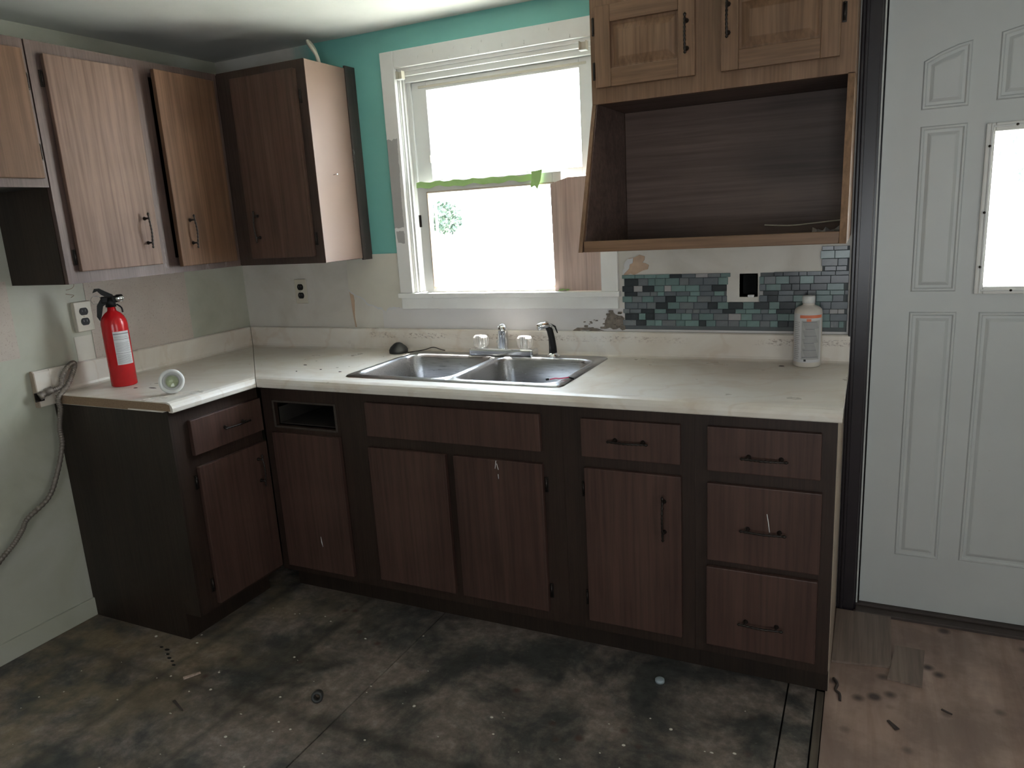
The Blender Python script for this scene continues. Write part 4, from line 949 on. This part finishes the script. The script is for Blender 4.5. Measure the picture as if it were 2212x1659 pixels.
# ------------------------------------------------------------------ floor bits
bm = nb(); prism(bm, [(2.692, -.030), (2.868, -.030), (2.862, -.345), (2.690, -.372)], 'z', .0005, .009)
tag(obj('floor_plank', bm, 'plank'), 'large grey-brown floor plank lying against the end cabinet and threshold', 'plank')
bm = nb(); prism(bm, [(2.878, -.215), (2.962, -.215), (2.944, -.420), (2.850, -.410)], 'z', .0005, .009)
tag(obj('plank_offcut', bm, 'plank'), 'small wood plank offcut lying alone on the plywood', 'plank')
bm = nb(); lathe(bm, [(0, .010), (.012, .010), (.0145, .008), (.015, 0), (0, 0)], 24, Matrix.Translation((2.204, -.665, .0012)))
tag(obj('bottle_cap', bm, plain('cloudy_cap', (.35, .42, .46), .4)), 'pale blue-grey bottle cap on the dark floor by the drawers', 'bottle cap')
bm = nb(); lathe(bm, [(.010, -.016), (.016, -.016), (.019, .010), (.013, .016), (.009, .010), (.010, -.016)], 18, Matrix.Translation((1.230, -1.140, .019)) @ Matrix.Rotation(1.25, 4, 'X') @ Matrix.Rotation(.5, 4, 'Y'))
tag(obj('plastic_plug', bm, 'grey_rubber'), 'small dark hollow plug lying on the middle of the floor', 'debris')
def chip(x, y, L, wd, a, mat, label, name='wood_splinter', h=.004):
    bm = nb(); box(bm, -L/2, L/2, -wd/2, wd/2, 0, h, .0008, 1)
    for v in bm.verts:
        if v.co.x > L*.3: v.co.y *= .5
    bmesh.ops.rotate(bm, verts=bm.verts, matrix=Matrix.Rotation(a, 3, 'Z')); bmesh.ops.translate(bm, verts=bm.verts, vec=(x, y, .0012))
    return tag(obj(name, bm, mat), label, 'debris')
chip(.818, -1.324, .075, .009, -.35, 'threshold', 'dark thin wood splinter on the worn floor patch')
chip(.728, -1.190, .055, .016, 1.0, 'board', 'pale wood splinter on the floor near the left cabinet')
chip(2.860, -.632, .040, .014, 2.2, 'threshold', 'dark bark-like splinter on the plywood')
chip(3.001, -.518, .030, .006, -.5, 'threshold', 'tiny dark sliver on the plywood right of the offcut')
bm = nb(); tube(bm, spline([(2.700, -.46, .002), (2.712, -.49, .005), (2.708, -.52, .003), (2.720, -.54, .005), (2.722, -.57, .002)]), .004, 6); tag(obj('dirt_clump', bm, 'threshold'), 'ragged dark debris strand at the end cabinet corner', 'debris')
rr = random.Random(12); bm = nb()
for k in range(90):
    x = rr.uniform(.3, 2.5); y = rr.uniform(-1.7, -.66); q = rr.uniform(.002, .006)
    lathe(bm, [(0, .5), (.6, .35), (1, 0)], 6, Matrix.Translation((x, y, .001)) @ Matrix.Diagonal((q, q*rr.uniform(.4, 1), q, 1)) @ Matrix.Rotation(k, 4, 'Z'))
o = obj('grit', bm, 'flapcream'); tag(o, 'fine pale grit scattered over the grimy floor', 'debris'); o['kind'] = 'stuff'
# rust-brown stains and nail holes in the floor panels
for i, (x, y, s) in enumerate([(.505, -1.105, .011), (.47, -1.10, .008), (.53, -1.125, .010), (.558, -1.14, .009), (.585, -1.15, .008), (.61, -1.165, .008)]):
    bm = nb(); lathe(bm, [(0, .0006), (.7, .0005), (1, 0)], 12, Matrix.Translation((x, y, .0004)) @ Matrix.Diagonal((s, s*.6, 1, 1))); obj('nail_stain', bm, 'dark_hole', floor)
bm = nb(); lathe(bm, [(0, .0006), (.7, .0005), (1, 0)], 16, Matrix.Translation((.51, -1.41, .0004)) @ Matrix.Rotation(.5, 4, 'Z') @ Matrix.Diagonal((.036, .016, 1, 1))); obj('burn_stain', bm, 'rot', floor)

# ------------------------------------------------------------------ outdoors (seen over-exposed through the panes)
bm = nb(); box(bm, -12, 16, .3, 30, -.75, -.7); struct(obj('lawn', bm, 'lawn'), 'pale sunlit ground outside the window', 'ground')
bm = nb(); box(bm, -1.2, 2.60, .14, .30, 2.24, 2.40); box(bm, 2.60, 4.6, .14, 1.6, 2.24, 2.40); struct(obj('sun_block_eave', bm, 'sun_block'), 'unseen eave added outside to block sun at the window and door', 'roof')  # added slabs, shaped to narrow the sun strip and keep sun off the door side
def tree(x, y, h, r, label, n=700, seed=1):
    t_ = thing('tree', label, 'tree', (x, y, -.7), 0, 'trees outside')
    bm = nb(); tube(bm, [(0, 0, 0), (.05, 0, h*.4), (0, .05, h*.7)], [.14, .11, .06], 10); obj('trunk', bm, 'bark', t_)
    rnd = random.Random(seed); vs = []; fs = []
    for _ in range(n):
        while True:
            p_ = Vector((rnd.uniform(-1, 1), rnd.uniform(-1, 1), rnd.uniform(-1, 1)))
            if .35 < p_.length < 1: break
        p_ = Vector((p_.x*r, p_.y*r, h*.72+p_.z*r*.9)); a = Vector((rnd.uniform(-1, 1), rnd.uniform(-1, 1), rnd.uniform(-1, 1))).normalized(); b = a.orthogonal().normalized(); s = rnd.uniform(.05, .09)
        i = len(vs); vs += [p_-a*s, p_+b*s*.5, p_+a*s, p_-b*s*.5]; fs.append((i, i+1, i+2, i+3))
    me = bpy.data.meshes.new('foliage'); me.from_pydata([tuple(v) for v in vs], [], fs); me.materials.append(M['leaf'])
    o = bpy.data.objects.new('foliage', me); C.objects.link(o); o.parent = t_; o['kind'] = 'stuff'
tree(-6.5, 13, 3.1, .45, 'small pale tree behind the lower left window pane', seed=1)
tree(5.6, 12, 4.2, 1.1, 'leafy tree seen through the door window', seed=3)
fe.scale = (1, 1, .90)
